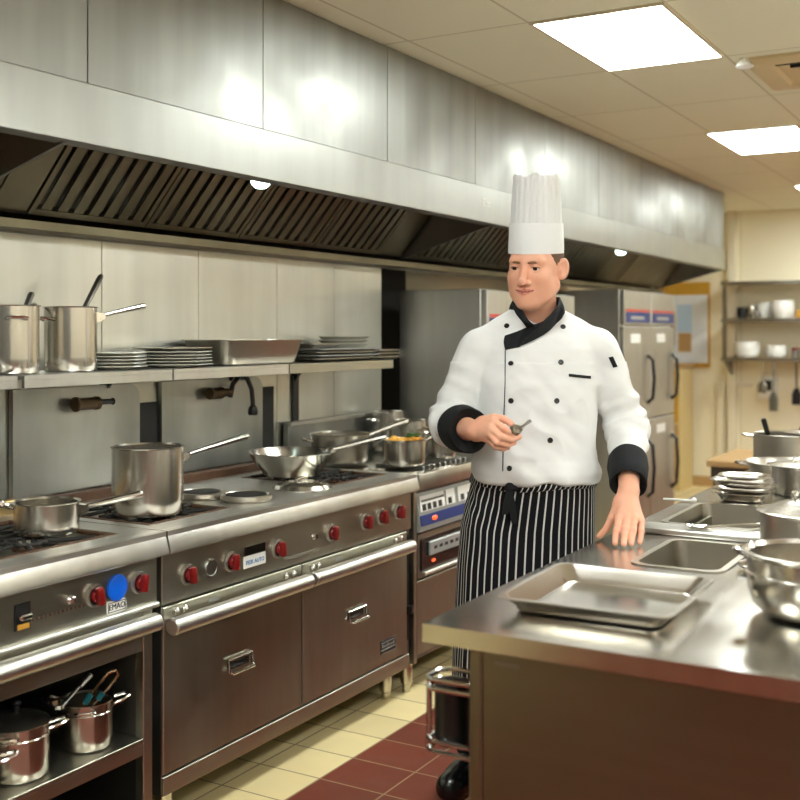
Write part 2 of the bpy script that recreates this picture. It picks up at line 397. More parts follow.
# ------------------------------------------------------------------ cooking line
FX = -2.07                                        # plane of the control panels and doors
def knob(parent, y, z, x=FX, ang=0.2, s=1):
    b = MB().lathe([(0, .0), (.0285, .0), (.0300, .004), (.0285, .010), (.0240, .010), (.0225, .006), (0, .006)], (0, 0, 0), 32, Matrix.Rotation(PI / 2, 4, 'Y')).build('knob', TRIMST, parent)
    b.matrix_parent_inverse = Matrix.Translation(Vector(parent['_at'])).inverted(); b.location = (x, y, z); b.rotation_euler = (ang, 0, 0); b.scale = (s, s, s)
    m = MB().lathe([(0, .006), (.0170, .006), (.0165, .014), (.0145, .017), (0, .017)], (0, 0, 0), 24, Matrix.Rotation(PI / 2, 4, 'Y'))
    m.box(.012, .031, -.0095, .0095, -.023, .023, .004, 2)
    c = m.build('grip', RED, b); c.matrix_parent_inverse = Matrix.Identity(4)
    c = MB().lathe([(0, .006), (.0222, .006), (.0222, .0075), (0, .0075)], (0, 0, 0), 28, Matrix.Rotation(PI / 2, 4, 'Y')).build('dial_plate', BLACK, b); c.matrix_parent_inverse = Matrix.Identity(4)
    return b
def badge_screw(parent, y, z, x=FX):
    MB().lathe([(0, 0), (.009, 0), (.010, .005), (.006, .010), (0, .011)], (x, y, z), 16, Matrix.Rotation(PI / 2, 4, 'Y')).box(x + .004, x + .020, y - .004, y + .004, z - .006, z + .012, .002).build('switch', CHROME, parent)
def grate(parent, x0, x1, y0, y1, z, rim=RUST):
    m = MB(); w = .007
    m.box(x0, x1, y0, y0 + .018, z, z + .010, .002).box(x0, x1, y1 - .018, y1, z, z + .010, .002).box(x0, x0 + .018, y0 + .018, y1 - .018, z, z + .010, .002).box(x1 - .018, x1, y0 + .018, y1 - .018, z, z + .010, .002)
    fr = m.build('grate_frame', rim, parent)
    m = MB(); cx, cy = (x0 + x1) / 2, (y0 + y1) / 2
    for i, px in enumerate((x0 + (x1 - x0) * .27, x0 + (x1 - x0) * .73)):
        for a in range(8):
            t = a * PI / 4 + .2
            d = Vector((math.cos(t), math.sin(t), 0))
            p0 = Vector((px, cy, z + .009)) + d * .028; L = min((x1 - x0) * .24 / max(abs(d.x), .3), (y1 - y0) * .5 / max(abs(d.y), .3)) - .01
            p1 = Vector((px, cy, z + .009)) + d * L
            m.tube([p0 - Vector((0, 0, .012)), p0, p1, p1 - Vector((0, 0, .010))], .0055, 6)
        m.tube([(px + .05 * math.cos(k * PI / 8), cy + .05 * math.sin(k * PI / 8), z + .011) for k in range(16)], .005, 6, closed=True)
    m.box(cx - .006, cx + .006, y0 + .016, y1 - .016, z + .002, z + .016, .002)
    m.build('grate', IRON, parent)
    for px in (x0 + (x1 - x0) * .27, x0 + (x1 - x0) * .73):
        MB().lathe([(0, 0), (.034, 0), (.036, .006), (.026, .010), (.024, .004), (0, .006)], (px, cy, z - .010), 20).build('burner', RUST, parent)
def opening_top(parent, name, xs, ys, holes, z0, z1, m):
    """a sheet with real rectangular openings, one mesh"""
    XS = sorted(set(xs + [h[0] for h in holes] + [h[1] for h in holes])); YS = sorted(set(ys + [h[2] for h in holes] + [h[3] for h in holes]))
    bm = bmesh.new(); V = {}
    def vv(i, j, k):
        if (i, j, k) not in V: V[(i, j, k)] = bm.verts.new((XS[i], YS[j], (z0, z1)[k]))
        return V[(i, j, k)]
    def solid(i, j):
        if i < 0 or j < 0 or i >= len(XS) - 1 or j >= len(YS) - 1: return False
        cx, cy = (XS[i] + XS[i + 1]) / 2, (YS[j] + YS[j + 1]) / 2
        return not any(h[0] < cx < h[1] and h[2] < cy < h[3] for h in holes)
    for i in range(len(XS) - 1):
        for j in range(len(YS) - 1):
            if not solid(i, j): continue
            bm.faces.new((vv(i, j, 1), vv(i + 1, j, 1), vv(i + 1, j + 1, 1), vv(i, j + 1, 1))); bm.faces.new((vv(i, j + 1, 0), vv(i + 1, j + 1, 0), vv(i + 1, j, 0), vv(i, j, 0)))
            for di, dj, a, b in ((-1, 0, (i, j), (i, j + 1)), (1, 0, (i + 1, j + 1), (i + 1, j)), (0, -1, (i + 1, j), (i, j)), (0, 1, (i, j + 1), (i + 1, j + 1))):
                if not solid(i + di, j + dj): bm.faces.new((vv(*a, 0), vv(*b, 0), vv(*b, 1), vv(*a, 1)))
    M_ = MB(); M_.bm.free(); M_.bm = bm
    return M_.build(name, m, parent)
def bar_handle(parent, y0, y1, z, x=FX, name='handle'):
    m = MB().tube([(x + .052, y0, z), (x + .052, y0 + .004, z), (x + .052, y1 - .004, z), (x + .052, y1, z)], [.021, .0245, .0245, .021], 20)
    h = m.build(name, TRIMST, parent)
    m = MB()
    for yy in (y0 + .03, y1 - .03): m.box(x, x + .04, yy - .012, yy + .012, z - .012, z + .012, .003)
    m.build('handle_bracket', DARKST, parent)

TX0, TX1 = -2.66, -2.045
def front_edge(parent, y0, y1):
    pr = [(TX1 - .030, .868), (TX1 + .008, .868), (TX1 + .011, .871), (TX1 + .011, .876), (TX1 + .001, .914), (TX1 - .003, .9235), (TX1 - .010, .929), (TX1 - .022, .9305), (TX1 - .030, .9305)]
    MB().prism(pr, y0, y1).build('front_edge', TRIMST, parent)
# ---- stove at the left edge, open below
SY0, SY1 = 1.17, 2.255
st = thing('stove', 'left stainless stove with round blue cap and open shelf of pots below', 'stove', (-2.36, 1.7, 0), room=True)
opening_top(st, 'cooktop', [TX0, TX1], [SY0, SY1], [(-2.56, -2.13, 1.25, 1.66), (-2.56, -2.13, 1.74, 2.17)], .905, .930, RTOP)
front_edge(st, SY0, SY1)
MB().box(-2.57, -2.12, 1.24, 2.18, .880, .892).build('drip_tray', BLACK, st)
grate(st, -2.555, -2.135, 1.255, 1.655, .921); grate(st, -2.555, -2.135, 1.745, 2.165, .921)
MB().box(TX0 - .01, TX0 + .03, SY0, SY1, .90, .965, .004).tube([(-2.615, SY0 + .05, .968), (-2.615, SY1 - .03, .968)], .013, 12).build('back_rail', mat('brass_tinted_steel', (176, 150, 108), .35, 1, var=.25, vscale=9), st)
MB().box(-2.66, FX, SY0, SY1 - .008, .738, .904, .002).build('control_panel', RANGEST, st)
MB().tube([(FX + .006, SY0, .734), (FX + .006, SY1 - .012, .734)], .008, 12).build('lip', TRIMST, st)
MB().box(-2.10, FX - .004, SY0, 2.215, .617, .728, .002).build('apron_panel', RANGEST, st)
bar_handle(st, SY0 + .02, 2.205, .700, FX - .012)
knob(st, 1.69, .797, ang=.1); knob(st, 2.017, .803, ang=.2); knob(st, 2.175, .805, ang=-.1)
MB().lathe([(0, 0), (.033, 0), (.035, .004), (.033, .008), (.022, .011), (0, .012)], (FX, 2.094, .808), 32, Matrix.Rotation(PI / 2, 4, 'Y')).build('round_cap', BLUE, st)['label'] = 'bright blue round cap'
bd = MB().loft([[(x, 2.094 + p[0], .760 + p[1]) for p in rrect(.034, .016, .006, 0)] for x in (FX, FX + .003)]).build('badge', WHITEP, st)
link('lettering', text_mesh('EMAO', .021, Matrix.Translation((FX + .0036, 2.094, .760)) @ FACE_X), BLACK, st)
m = MB()
for (a, b, c_, d) in ((2.063, 2.0655, .747, .773), (2.1225, 2.125, .747, .773), (2.063, 2.125, .747, .749), (2.063, 2.125, .771, .773)): m.box(FX + .003, FX + .0036, a, b, c_, d)
m.build('badge_line', BLACK, st)
MB().box(FX, FX + .004, 1.765, 1.812, .770, .833, .001).build('pilot_window', VOID, st)
MB().box(FX + .004, FX + .02, 1.772, 1.806, .795, .808, .003).build('lever', CHROME, st)
MB().box(FX + .004, FX + .006, 1.772, 1.806, .772, .784).build('warning_label', FOOD_Y, st)
m = MB()
for k in range(13): m.box(FX, FX + .0008, 1.815 + .0135 * k, 1.824 + .0135 * k + random.uniform(-.002, .001), .7835, .7895)
m.build('lettering', RUST, st)
badge_screw(st, 1.934, .808)
MB().box(FX - .004, FX - .003, 2.115, 2.165, .664, .680).box(FX - .004, FX - .0028, 2.09, 2.11, .666, .674).build('sticker', GREYP, st)
for yy in (SY0, 2.195):
    MB().box(-2.10, FX, yy, yy + .035, .10, .738, .002).build('post', RANGEST, st)
    MB().box(-2.66, -2.62, yy, yy + .035, .10, .738).build('post', RANGEST, st)
    MB().box(-2.62, -2.10, yy + .002, yy + .012, .10, .617).build('side_panel', DARKST, st)
    MB().lathe([(0, 0), (.022, 0), (.020, .012), (.022, .03), (0, .03)], (-2.10, yy + .022, FZ), 16).build('leg', STEEL, st)
    MB().lathe([(0, 0), (.022, 0), (.022, .03), (0, .03)], (-2.62, yy + .022, FZ), 16).build('leg', STEEL, st)
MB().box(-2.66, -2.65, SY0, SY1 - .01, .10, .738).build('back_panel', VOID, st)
MB().box(-2.64, FX, SY0 + .035, 2.195, .372, .384, .001).box(FX - .012, FX, SY0 + .035, 2.195, .340, .372).build('shelf', RANGEST, st)
MB().box(-2.64, FX - .02, SY0 + .035, 2.195, .10, .115).build('bottom_shelf', DARKST, st)

# ---- range in the middle with two ovens
RY0, RY1 = 2.262, 3.645
rg = thing('cooking_range', 'central stainless range with two oven doors and seven red knobs', 'cooking range', (-2.36, 2.95, 0), room=True)
opening_top(rg, 'cooktop', [TX0, TX1], [RY0, RY1], [(-2.57, -2.15, 2.30, 2.665), (-2.57, -2.15, 3.225, 3.60)], .905, .930, RTOP)
front_edge(rg, RY0, RY1)
MB().box(-2.58, -2.14, 2.29, 3.61, .880, .892).build('drip_tray', BLACK, rg)
grate(rg, -2.565, -2.155, 2.305, 2.660, .921); grate(rg, -2.565, -2.155, 3.23, 3.595, .921)
for cx, cy, rr in ((-2.36, 2.77, .072), (-2.20, 2.80, .078)):
    MB().lathe([(0, 0), (rr, 0), (rr + .006, .008), (rr + .004, .020), (rr - .004, .022), (rr - .010, .014), (0, .012)], (cx, cy, .930), 36).build('hotplate_ring', POTOLD, rg)
    MB().lathe([(0, .012), (rr - .011, .012), (rr - .013, .021), (rr * .5, .024), (.01, .019), (0, .019)], (cx, cy, .930), 36).build('hotplate', IRON, rg)
MB().box(TX0 - .01, TX0 + .03, RY0, RY1, .90, .960, .004).build('back_rail', MATS['rusty_iron'], rg)
MB().box(-2.66, FX, RY0 + .004, RY1 - .004, .722, .904, .002).build('control_panel', RANGEST, rg)
for y, z, a in ((2.369, .789, .15), (2.559, .791, .0), (3.091, .793, .1), (3.307 - .215, 0, 0), (3.307, .797, .0), (3.417, .799, .12), (3.539, .800, -.1)):
    if z: knob(rg, y, z, ang=a)
knob(rg, 2.791, .790, ang=.1)
MB().lathe([(0, 0), (.026, 0), (.027, .006), (.024, .010), (.021, .008), (0, .008)], (FX, 2.464, .791), 28, Matrix.Rotation(PI / 2, 4, 'Y')).box(FX + .008, FX + .0085, 2.462, 2.466, .795, .812).build('timer_dial', DARKST, rg)['label'] = 'plain grey dial'
MB().box(FX, FX + .004, 2.625, 2.725, .795, .822, .001).build('display', SCREEN, rg)
MB().box(FX, FX + .003, 2.620, 2.728, .757, .793, .001).build('label_plate', WHITEP, rg)
link('lettering', text_mesh('FEEK AUTO', .0175, Matrix.Translation((FX + .0034, 2.674, .773)) @ FACE_X), mat('label_blue', (30, 104, 170), .4), rg)
badge_screw(rg, 2.984, .796)
MB().box(FX, FX + .0012, 2.83, 3.02, .744, .7465).box(FX, FX + .0012, 2.83, 3.02, .752, .753).build('engraved_line', TRIMST, rg)
for y0, y1, hy0, hy1, py in ((2.272, 2.924, 2.252, 2.898, 2.595), (2.930, 3.610, 2.918, 3.562, 3.246)):
    d = MB().box(-2.12, FX, y0, y1, .256, .716, .003).build('oven_door', DOORST, rg)
    inv = Matrix.Translation(Vector(rg['_at'])).inverted()
    h = MB().tube([(FX + .048, hy0, .674), (FX + .048, hy0 + .003, .674), (FX + .048, hy1 - .003, .674), (FX + .048, hy1, .674)], [.020, .024, .024, .020], 22)
    for yy in (hy0 + .05, hy1 - .05): h.box(FX, FX + .04, yy - .010, yy + .010, .664, .684, .002)
    h.build('door_handle', TRIMST, d)
    p = MB().tube([(FX + .014, py - .055, .470), (FX + .022, py - .052, .466), (FX + .022, py + .052, .466), (FX + .014, py + .055, .470), (FX + .008, py + .055, .502), (FX + .008, py - .055, .502)], .005, 8, closed=True)
    p.build('pull_ring', CHROME, d)
    MB().box(FX, FX + .003, py - .050, py + .050, .472, .500, .001).build('pull_recess', BLACK, d)
    for q in (y0 + .05, y0 + .085, y1 - .09, y1 - .05):
        m = MB(); m.lathe([(0, 0), (.010, 0), (.010, .006), (.006, .010), (0, .011)], (FX, q, .697), 14, Matrix.Rotation(PI / 2, 4, 'Y')).box(FX, FX + .012, q - .016, q - .010, .690, .704, .001)
        m.build('latch', CHROME, d)
    MB().box(FX, FX + .0015, y0 + .19, y0 + .235, .690, .700).build('small_label', GREYP, d)
b = MB().box(FX, FX + .002, 3.415, 3.52, .296, .345, .001).build('nameplate', BLACK, rg)
m = MB()
m.box(FX + .002, FX + .003, 3.417, 3.518, .335, .338).box(FX + .002, FX + .003, 3.417, 3.518, .309, .313).box(FX + .002, FX + .003, 3.417, 3.518, .2965, .2985)
for k in range(7): m.box(FX + .002, FX + .003, 3.424 + k * .013, 3.432 + k * .013, .319, .319 + (.008 if k % 3 else .012))
m.build('nameplate_lettering', GREYP, rg)
MB().box(-2.12, FX + .002, RY0 + .008, RY1 - .02, .200, .252, .002).build('kick_rail', RANGEST, rg)
MB().box(-2.66, -2.12, RY0 + .006, RY1 - .006, .20, .722).box(-2.12, FX - .004, RY0 + .004, RY0 + .0095, .2, .722).box(-2.12, FX - .01, 3.613, 3.640, .2, .722).build('carcass', DARKST, rg)
MB().tube([(-2.085, 3.632, .30), (-2.085, 3.632, .70)], .007, 8).lathe([(0, 0), (.016, 0), (.016, .03), (0, .03)], (-2.075, 3.632, .40), 14).build('gas_pipe', BLACK, rg)
for xx in (-2.15, -2.55):
    for yy in (2.36, 3.585):
        MB().lathe([(0, 0), (.015, 0), (.017, .012), (.015, .024), (.023, .028), (.025, .12), (0, .12)], (xx, yy, FZ), 18).build('leg', STEEL, rg)

# ---- third unit with display drawer
UY0, UY1 = 3.655, 4.50
un = thing('fryer_unit', 'stainless fryer unit with navy striped display panel behind the chef', 'fryer', (-2.36, 4.1, 0), room=True)
MB().box(TX0, TX1, UY0, UY1, .868, .930, .005, 2).build('cooktop', TOPST, un)
MB().box(TX1 - .003, TX1 + .006, UY0, UY1, .866, .928, .004, 2).build('front_edge', TRIMST, un)
m = MB()
for k in range(9): m.box(-2.30, -2.08, UY0 + .10 + .045 * k, UY0 + .115 + .045 * k, .930, .945, .002)
m.build('slatted_grid', DARKST, un)
MB().box(-2.685, -2.655, UY0 + .002, UY1 - .06, .93, 1.10, .004).build('backguard', PLATE_V, un)
MB().box(-2.655, -2.645, UY0 + .003, UY1 - .07, 1.085, 1.10, .002).build('backguard_edge', TRIMST, un)
MB().box(-2.66, FX - .02, UY0 + .004, UY1, .20, .868).build('carcass', DARKST, un)
cp = MB().prism([(FX - .02, .700), (FX + .012, .700), (FX + .016, .716), (FX - .004, .846), (FX - .02, .852)], UY0 + .03, UY1 - .02).build('control_panel', GREYP, un)
MB().prism([(FX + .0165, .722), (FX + .0185, .722), (FX + .0128, .762), (FX + .0108, .762)], UY0 + .035, UY1 - .025).build('navy_stripe', NAVY, un)
m = MB()
for a, b in ((3.70, 3.90), (3.915, 3.99), (4.02, 4.2)):
    m.prism([(FX + .0085, .775), (FX + .0105, .775), (FX + .0025, .835), (FX + .0005, .835)], a, b)
m.build('display', WHITEP, un)
for a in (3.715, 3.755, 3.80, 3.845, 3.93, 4.04, 4.10):
    MB().prism([(FX + .0100, .779), (FX + .0115, .779), (FX + .0082, .803), (FX + .0067, .803)], a, a + .028).build('display_symbol', BLACK, un)
m = MB()
for a in range(12):
    m.prism([(FX + .0060, .812), (FX + .0072, .812), (FX + .0062, .820), (FX + .0050, .820)], 3.712 + a * .0155, 3.722 + a * .0155)
m.build('display_marks', BLACK, un)
MB().ball((FX + .0165, 3.80, .742), .014, 12, (.4, 1.5, .7)).build('indicator_lamp', ORANGE, un)
dr = MB().box(FX - .02, FX + .004, UY0 + .03, UY1 - .02, .520, .690, .003).build('drawer', RANGEST, un)
MB().box(FX + .004, FX + .010, UY0 + .05, UY1 - .04, .545, .672, .002).build('drawer_window', SCREEN, dr)
MB().box(FX + .010, FX + .022, UY0 + .10, UY1 - .10, .600, .655, .004).build('drawer_display', GREYP, dr)
MB().tube([(FX + .02, UY0 + .05, .537), (FX + .02, UY1 - .04, .537)], .009, 10).build('drawer_handle', TRIMST, dr)
m = MB()
for a in range(10): m.box(FX + .022, FX + .0228, UY0 + .13 + a * .045, UY0 + .155 + a * .045, .622, .634)
m.build('drawer_marks', BLACK, dr)
MB().ball((FX + .011, 3.80, .575), .010, 10, (.4, 1.6, .7)).build('indicator_lamp', ORANGE, dr)
MB().box(FX - .02, FX, UY0 + .03, UY1 - .02, .225, .510, .003).build('door', DOORST, un)
for yy in (UY0 + .015, UY1 - .04):
    MB().box(-2.10, FX + .002, yy - .012, yy + .012, .20, .866, .002).build('post', RANGEST, un)
    MB().lathe([(0, 0), (.016, 0), (.016, .03), (.024, .034), (.024, .12), (0, .12)], (-2.12, yy + .02 if yy < 3.8 else yy, FZ), 16).build('leg', STEEL, un)
    MB().lathe([(0, 0), (.016, 0), (.025, .055), (.025, .12), (0, .12)], (-2.60, yy + .02, FZ), 16).build('leg', STEEL, un)

# ---- upright cabinets (fridges)
def cabinet(y0, y1, x0, x1, h, label):
    t = thing('upright_fridge', label, 'fridge', ((x0 + x1) / 2, (y0 + y1) / 2, 0), 0, 'upright steel fridges', room=True)
    MB().box(x0, x1 - .03, y0, y1, .16, h, .004).build('body', FRIDGE, t)
    ym = (y0 + y1) / 2
    for a, b in ((y0 + .006, ym - .004), (ym + .004, y1 - .006)):
        p = MB().box(x1 - .03, x1, a, b, h - .215, h - .006, .003).build('top_panel', FRIDGE, t)
        MB().box(x1, x1 + .002, a + .03, b - .02, h - .200, h - .135).build('blue_band', NAVY, p)
        MB().box(x1, x1 + .002, a + .03, b - .02, h - .133, h - .118).build('red_band', REDL, p)
        MB().box(x1 + .002, x1 + .003, a + .12, b - .14, h - .180, h - .160).build('logo_strip', GREYP, p)
        for z0, z1, hz0, hz1 in ((.92, h - .225, 1.02, 1.32), (.18, .91, .42, .78)):
            d = MB().box(x1 - .03, x1, a, b, z0, z1, .004).build('door', FRIDGE, t)
            yy = b - .07
            MB().tube([(x1, yy, hz0), (x1 + .035, yy, hz0 + .03), (x1 + .045, yy, (hz0 + hz1) / 2), (x1 + .035, yy, hz1 - .03), (x1, yy, hz1)], .011, 8).build('door_handle', BLACK, d)
            MB().box(x1, x1 + .0015, a + .12, a + .30, z1 - .10, z1 - .045).build('white_label', WHITEP, d)
    for xx in (x0 + .05, x1 - .08):
        for yy in (y0 + .06, y1 - .06):
            MB().lathe([(0, 0), (.02, 0), (.025, .08), (0, .08)], (xx, yy, FZ), 12).build('leg', STEEL, t)
    return t
cabinet(4.60, 5.72, -2.68, -2.215, 1.672, 'dark steel upright fridge left of the chef, at the end of the cooking line')
cabinet(6.40, 7.46, -2.75, -2.165, 1.728, 'steel four-door upright fridge right of the chef with blue banded top panels')

# ------------------------------------------------------------------ wall shelf, splash panels, taps
def gusset(t, y):
    pts = [(-2.69, 1.338), (-2.59, 1.338), (-2.59, 1.326)] + [(-2.69 + .10 * (1 - math.sin(a)), 1.326 - .10 * (1 - math.cos(a))) for a in [k * PI / 2 / 8 for k in range(9)]] + [(-2.69, 1.22)]
    MB().prism(pts, y - .006, y + .006).box(-2.692, -2.684, y - .02, y + .02, 1.10, 1.30).build('bracket', BLACK, t)
segs = [(1.05, 2.078, 'wall shelf board at the left edge holding the first tall pot'), (2.10, 2.698, 'wall shelf board holding the second tall pot and a small plate stack'),
        (2.706, 3.335, 'wall shelf board holding the deep roasting pan and a plate stack'), (3.342, 4.10, 'dull wall shelf board at the right end holding stacked trays')]
for a, b, lab in segs:
    t = thing('wall_shelf', lab, 'shelf', (-2.55, (a + b) / 2, 1.33), 0, 'steel wall shelves above the stoves', room=True)
    MB().box(-2.69, -2.42, a, b, 1.338, 1.350, .001).box(-2.432, -2.42, a, b, 1.314, 1.3378, .001).build('board', TRIMST if a < 3.3 else RANGEST, t)
    gusset(t, a + .03 if a > 3 else b - .03)
    if a > 3: gusset(t, b - .35)
for a, b, lab in ((2.275, 2.815, 'smeared steel splash panel behind the tall stockpot'), (2.925, 3.505, 'rounded steel splash panel under the swan-neck tap')):
    r = .05
    pts = [(a, .965), (b, .965), (b, 1.295 - r)] + [(b - r + r * math.cos(k * PI / 12), 1.295 - r + r * math.sin(k * PI / 12)) for k in range(1, 7)] + [(a, 1.295)]
    o = MB().prism(pts, -2.690, -2.672, 'x').build('mounted_splash_panel', SPLASH)
    tag(o, lab, 'panel', 'steel splash panels behind the range')
o = MB().prism([(1.0, .965), (2.245, .965), (2.245, 1.30), (1.0, 1.30)], -2.690, -2.672, 'x').build('mounted_splash_panel', SPLASH)
tag(o, 'long smeared steel splash panel behind the left stove', 'panel', 'steel splash panels behind the range')
t = thing('wall_valve', 'dark cylindrical gas valve with spigot on the left splash panel', 'valve', (-2.672, 2.565, 1.240))
MB().lathe([(0, 0), (.020, 0), (.024, .004), (.024, .010), (.020, .012), (.020, .085), (.022, .088), (.022, .10), (0, .10)], (.030, -.075, 0), 20, Matrix.Rotation(-PI / 2, 4, 'X')).build('body', mat('old_bronze', (92, 76, 58), .35, 1, var=.2, vscale=20), t)
MB().tube([(.03, .02, .002), (.03, .09, .002), (.03, .092, .002)], [.009, .009, .012], 12).build('spigot', BLACK, t)
MB().box(0, .032, -.03, .0, -.012, .012, .002).build('mount', DARKST, t)
t = thing('pot_filler_tap', 'black swan-neck tap on the right splash panel', 'tap', (-2.672, 3.245, 1.243))
MB().lathe([(0, 0), (.022, 0), (.022, .07), (.016, .075), (.014, .12), (0, .12)], (.03, -.10, .0), 18, Matrix.Rotation(-PI / 2, 4, 'X')).box(0, .03, -.08, -.05, -.012, .012, .002).build('body', MATS['old_bronze'], t)
MB().tube([(.03, .02, -.02), (.035, .03, .03), (.045, .055, .058), (.06, .085, .05), (.07, .10, .01), (.072, .105, -.04), (.072, .105, -.06)], [.010, .010, .0095, .0095, .009, .009, .009], 12).build('neck', BLACK, t)
MB().lathe([(0, 0), (.017, 0), (.020, .012), (.016, .03), (.010, .036), (0, .036)], (.072, .105, -.09), 16).build('nozzle', BLACK, t)

# ------------------------------------------------------------------ cookware
def loop_handle(t, r, z, ang, w=.04, out=.032, m=CHROME, rise=.006, rr=.0045):
    ca, sa = math.cos(ang), math.sin(ang)
    def P(a, o, zz): return (ca * (r + o) - sa * a, sa * (r + o) + ca * a, zz)
    MB().tube([P(-w, -.002, z), P(-w * .95, out * .6, z + rise * .6), P(-w * .6, out, z + rise), P(w * .6, out, z + rise), P(w * .95, out * .6, z + rise * .6), P(w, -.002, z)], rr, 8).build('handle', m, t)
def long_handle(t, r, z, ang, L, rise, m=POT, r0=.011, droop=0):
    ca, sa = math.cos(ang), math.sin(ang)
    def P(o, zz, a=0): return (ca * (r + o) - sa * a, sa * (r + o) + ca * a, zz)
    mb = MB().tube([P(.004, z), P(.02, z + .006), P(L * .3, z + rise * .35 + droop), P(L * .7, z + rise * .75 + droop), P(L - .004, z + rise), P(L, z + rise)], [r0 * .75, r0 * .65, r0 * .72, r0 * .95, r0, r0 * .75], 12, flat=1.25)
    h = mb.build('long_handle', m, t)
    b = MB().loft([[P(-.003, z - .018, -.020), P(-.003, z + .014, -.020), P(-.003, z + .014, .020), P(-.003, z - .018, .020)], [P(.006, z - .015, -.016), P(.006, z + .012, -.016), P(.006, z + .012, .016), P(.006, z - .015, .016)], [P(.024, z - .006, -.009), P(.024, z + .011, -.009), P(.024, z + .011, .009), P(.024, z - .006, .009)]])
    for a in (-.012, .012): b.ball(P(.006, z - .006, a), .0045, 8)
    b.build('bracket', CHROME, h)
    return h
def pot(name, label, cat, loc, r, h, rb=None, m=POT, group=None, base=True, rnd=.008):
    t = thing(name, label, cat, loc, 0, group)
    rb = rb or r
    prof = [(0, 0), (rb - rnd, 0), (rb - rnd * .3, rnd * .3), (rb, rnd)]
    k = 5
    for i in range(1, k + 1):
        f = i / k; prof.append((rb + (r - rb) * (f ** .8), rnd + (h - rnd) * f))
    prof += [(r + .004, h + .001), (r + .0045, h + .003), (r + .001, h + .004), (r - .003, h - .001)]
    for i in range(k - 1, -1, -1):
        f = i / k; prof.append((rb + (r - rb) * (f ** .8) - .003, rnd + (h - rnd) * f))
    prof += [(rb - rnd - .002, .004), (0, .004)]
    MB().lathe(prof, (0, 0, 0), 56).build('body', m, t)
    return t
def A(d): return math.radians(d)
# stove top
t = pot('stockpot', 'tall stainless stockpot on the front burner of the central range', 'pot', (-2.275, 2.430, .937), .104, .193); long_handle(t, .104, .160, A(62), .215, .050)
t = pot('saucepan', 'low stainless saucepan on the left stove in front of the stockpot', 'saucepan', (-2.285, 2.057, .937), .084, .080); long_handle(t, .084, .060, A(44), .165, .034); loop_handle(t, .083, .070, A(222), .022, .03)
t = pot('saucepan', 'saucepan at the left edge showing only its handle', 'saucepan', (-2.30, 1.60, .941), .085, .10); long_handle(t, .085, .085, A(60), .17, .03)
t = pot('frying_pan', 'wide shallow frying pan on the right rear grate of the range', 'frying pan', (-2.40, 3.325, .937), .162, .088, .110, POT, rnd=.02); long_handle(t, .157, .074, A(77), .335, .036, r0=.012)
t = pot('saute_pan', 'deep two-handled pan behind the frying pan', 'pan', (-2.46, 3.74, .947), .118, .108, .114, POTOLD); long_handle(t, .118, .09, A(66), .22, .055, POTOLD); loop_handle(t, .118, .085, A(225), .035, .035)
t = pot('saucepan', 'saucepan full of food on the corner between range and fryer unit', 'saucepan', (-2.17, 3.765, .946), .082, .098, m=POT); long_handle(t, .082, .08, A(72), .16, .045)
fd = MB()
for k in range(70):
    a, q = random.uniform(0, 2 * PI), .068 * math.sqrt(random.random())
    fd.ball((q * math.cos(a), q * math.sin(a), .0 + random.uniform(-.004, .014)), random.uniform(.007, .013), 8, (1, 1.2, .6))
fd.lathe([(0, -.02), (.074, -.02), (.074, 0), (0, .006)], (0, 0, 0), 24)
o = fd.build('cooked_food', FOOD_Y); o.location = (-2.17, 3.765, 1.035)
tag(o, 'yellow cooked food filling the saucepan by the fryer unit', 'food', kind='stuff')
fd = MB()
for k in range(14):
    a, q = random.uniform(0, 1.6), .05 * math.sqrt(random.random())
    fd.ball((q * math.cos(a), q * math.sin(a) + .02, random.uniform(.0, .012)), random.uniform(.008, .014), 8, (1.3, .8, .35))
o = fd.build('herb_garnish', FOOD_G); o.location = (-2.175, 3.775, 1.053)
tag(o, 'dark green herbs heaped on the yellow food', 'food', kind='stuff')
t = pot('pot', 'small pot with bright rim at the back of the fryer unit', 'pot', (-2.567, 4.30, .931), .075, .175, m=POT); loop_handle(t, .075, .14, A(250), .025, .03)
t = pot('pot', 'pale steel pot at the back between two other pots', 'pot', (-2.358, 4.14, .931), .07, .155, m=POT); loop_handle(t, .07, .125, A(-10), .025, .03)
t = pot('saucepan', 'saucepan half hidden behind the chef sleeve on the fryer unit', 'saucepan', (-2.17, 4.06, .946), .07, .10, m=POT); long_handle(t, .07, .085, A(75), .15, .05)
# domed lid lying on the range
t = thing('domed_lid', 'domed steel lid with loop handle lying on the range top', 'lid', (-2.195, 3.105, .9315), 0)
MB().lathe([(0, .026), (.06, .024), (.088, .016), (.098, .004), (.104, .004), (.104, 0), (.096, 0), (.085, .012), (.06, .020), (0, .022)], (0, 0, 0), 48).build('dome', POT, t)
MB().tube([(-.01, -.026, .022), (-.01, -.022, .034), (-.005, 0, .038), (0, .022, .034), (0, .026, .022)], .004, 8, flat=1.5).build('handle', CHROME, t)
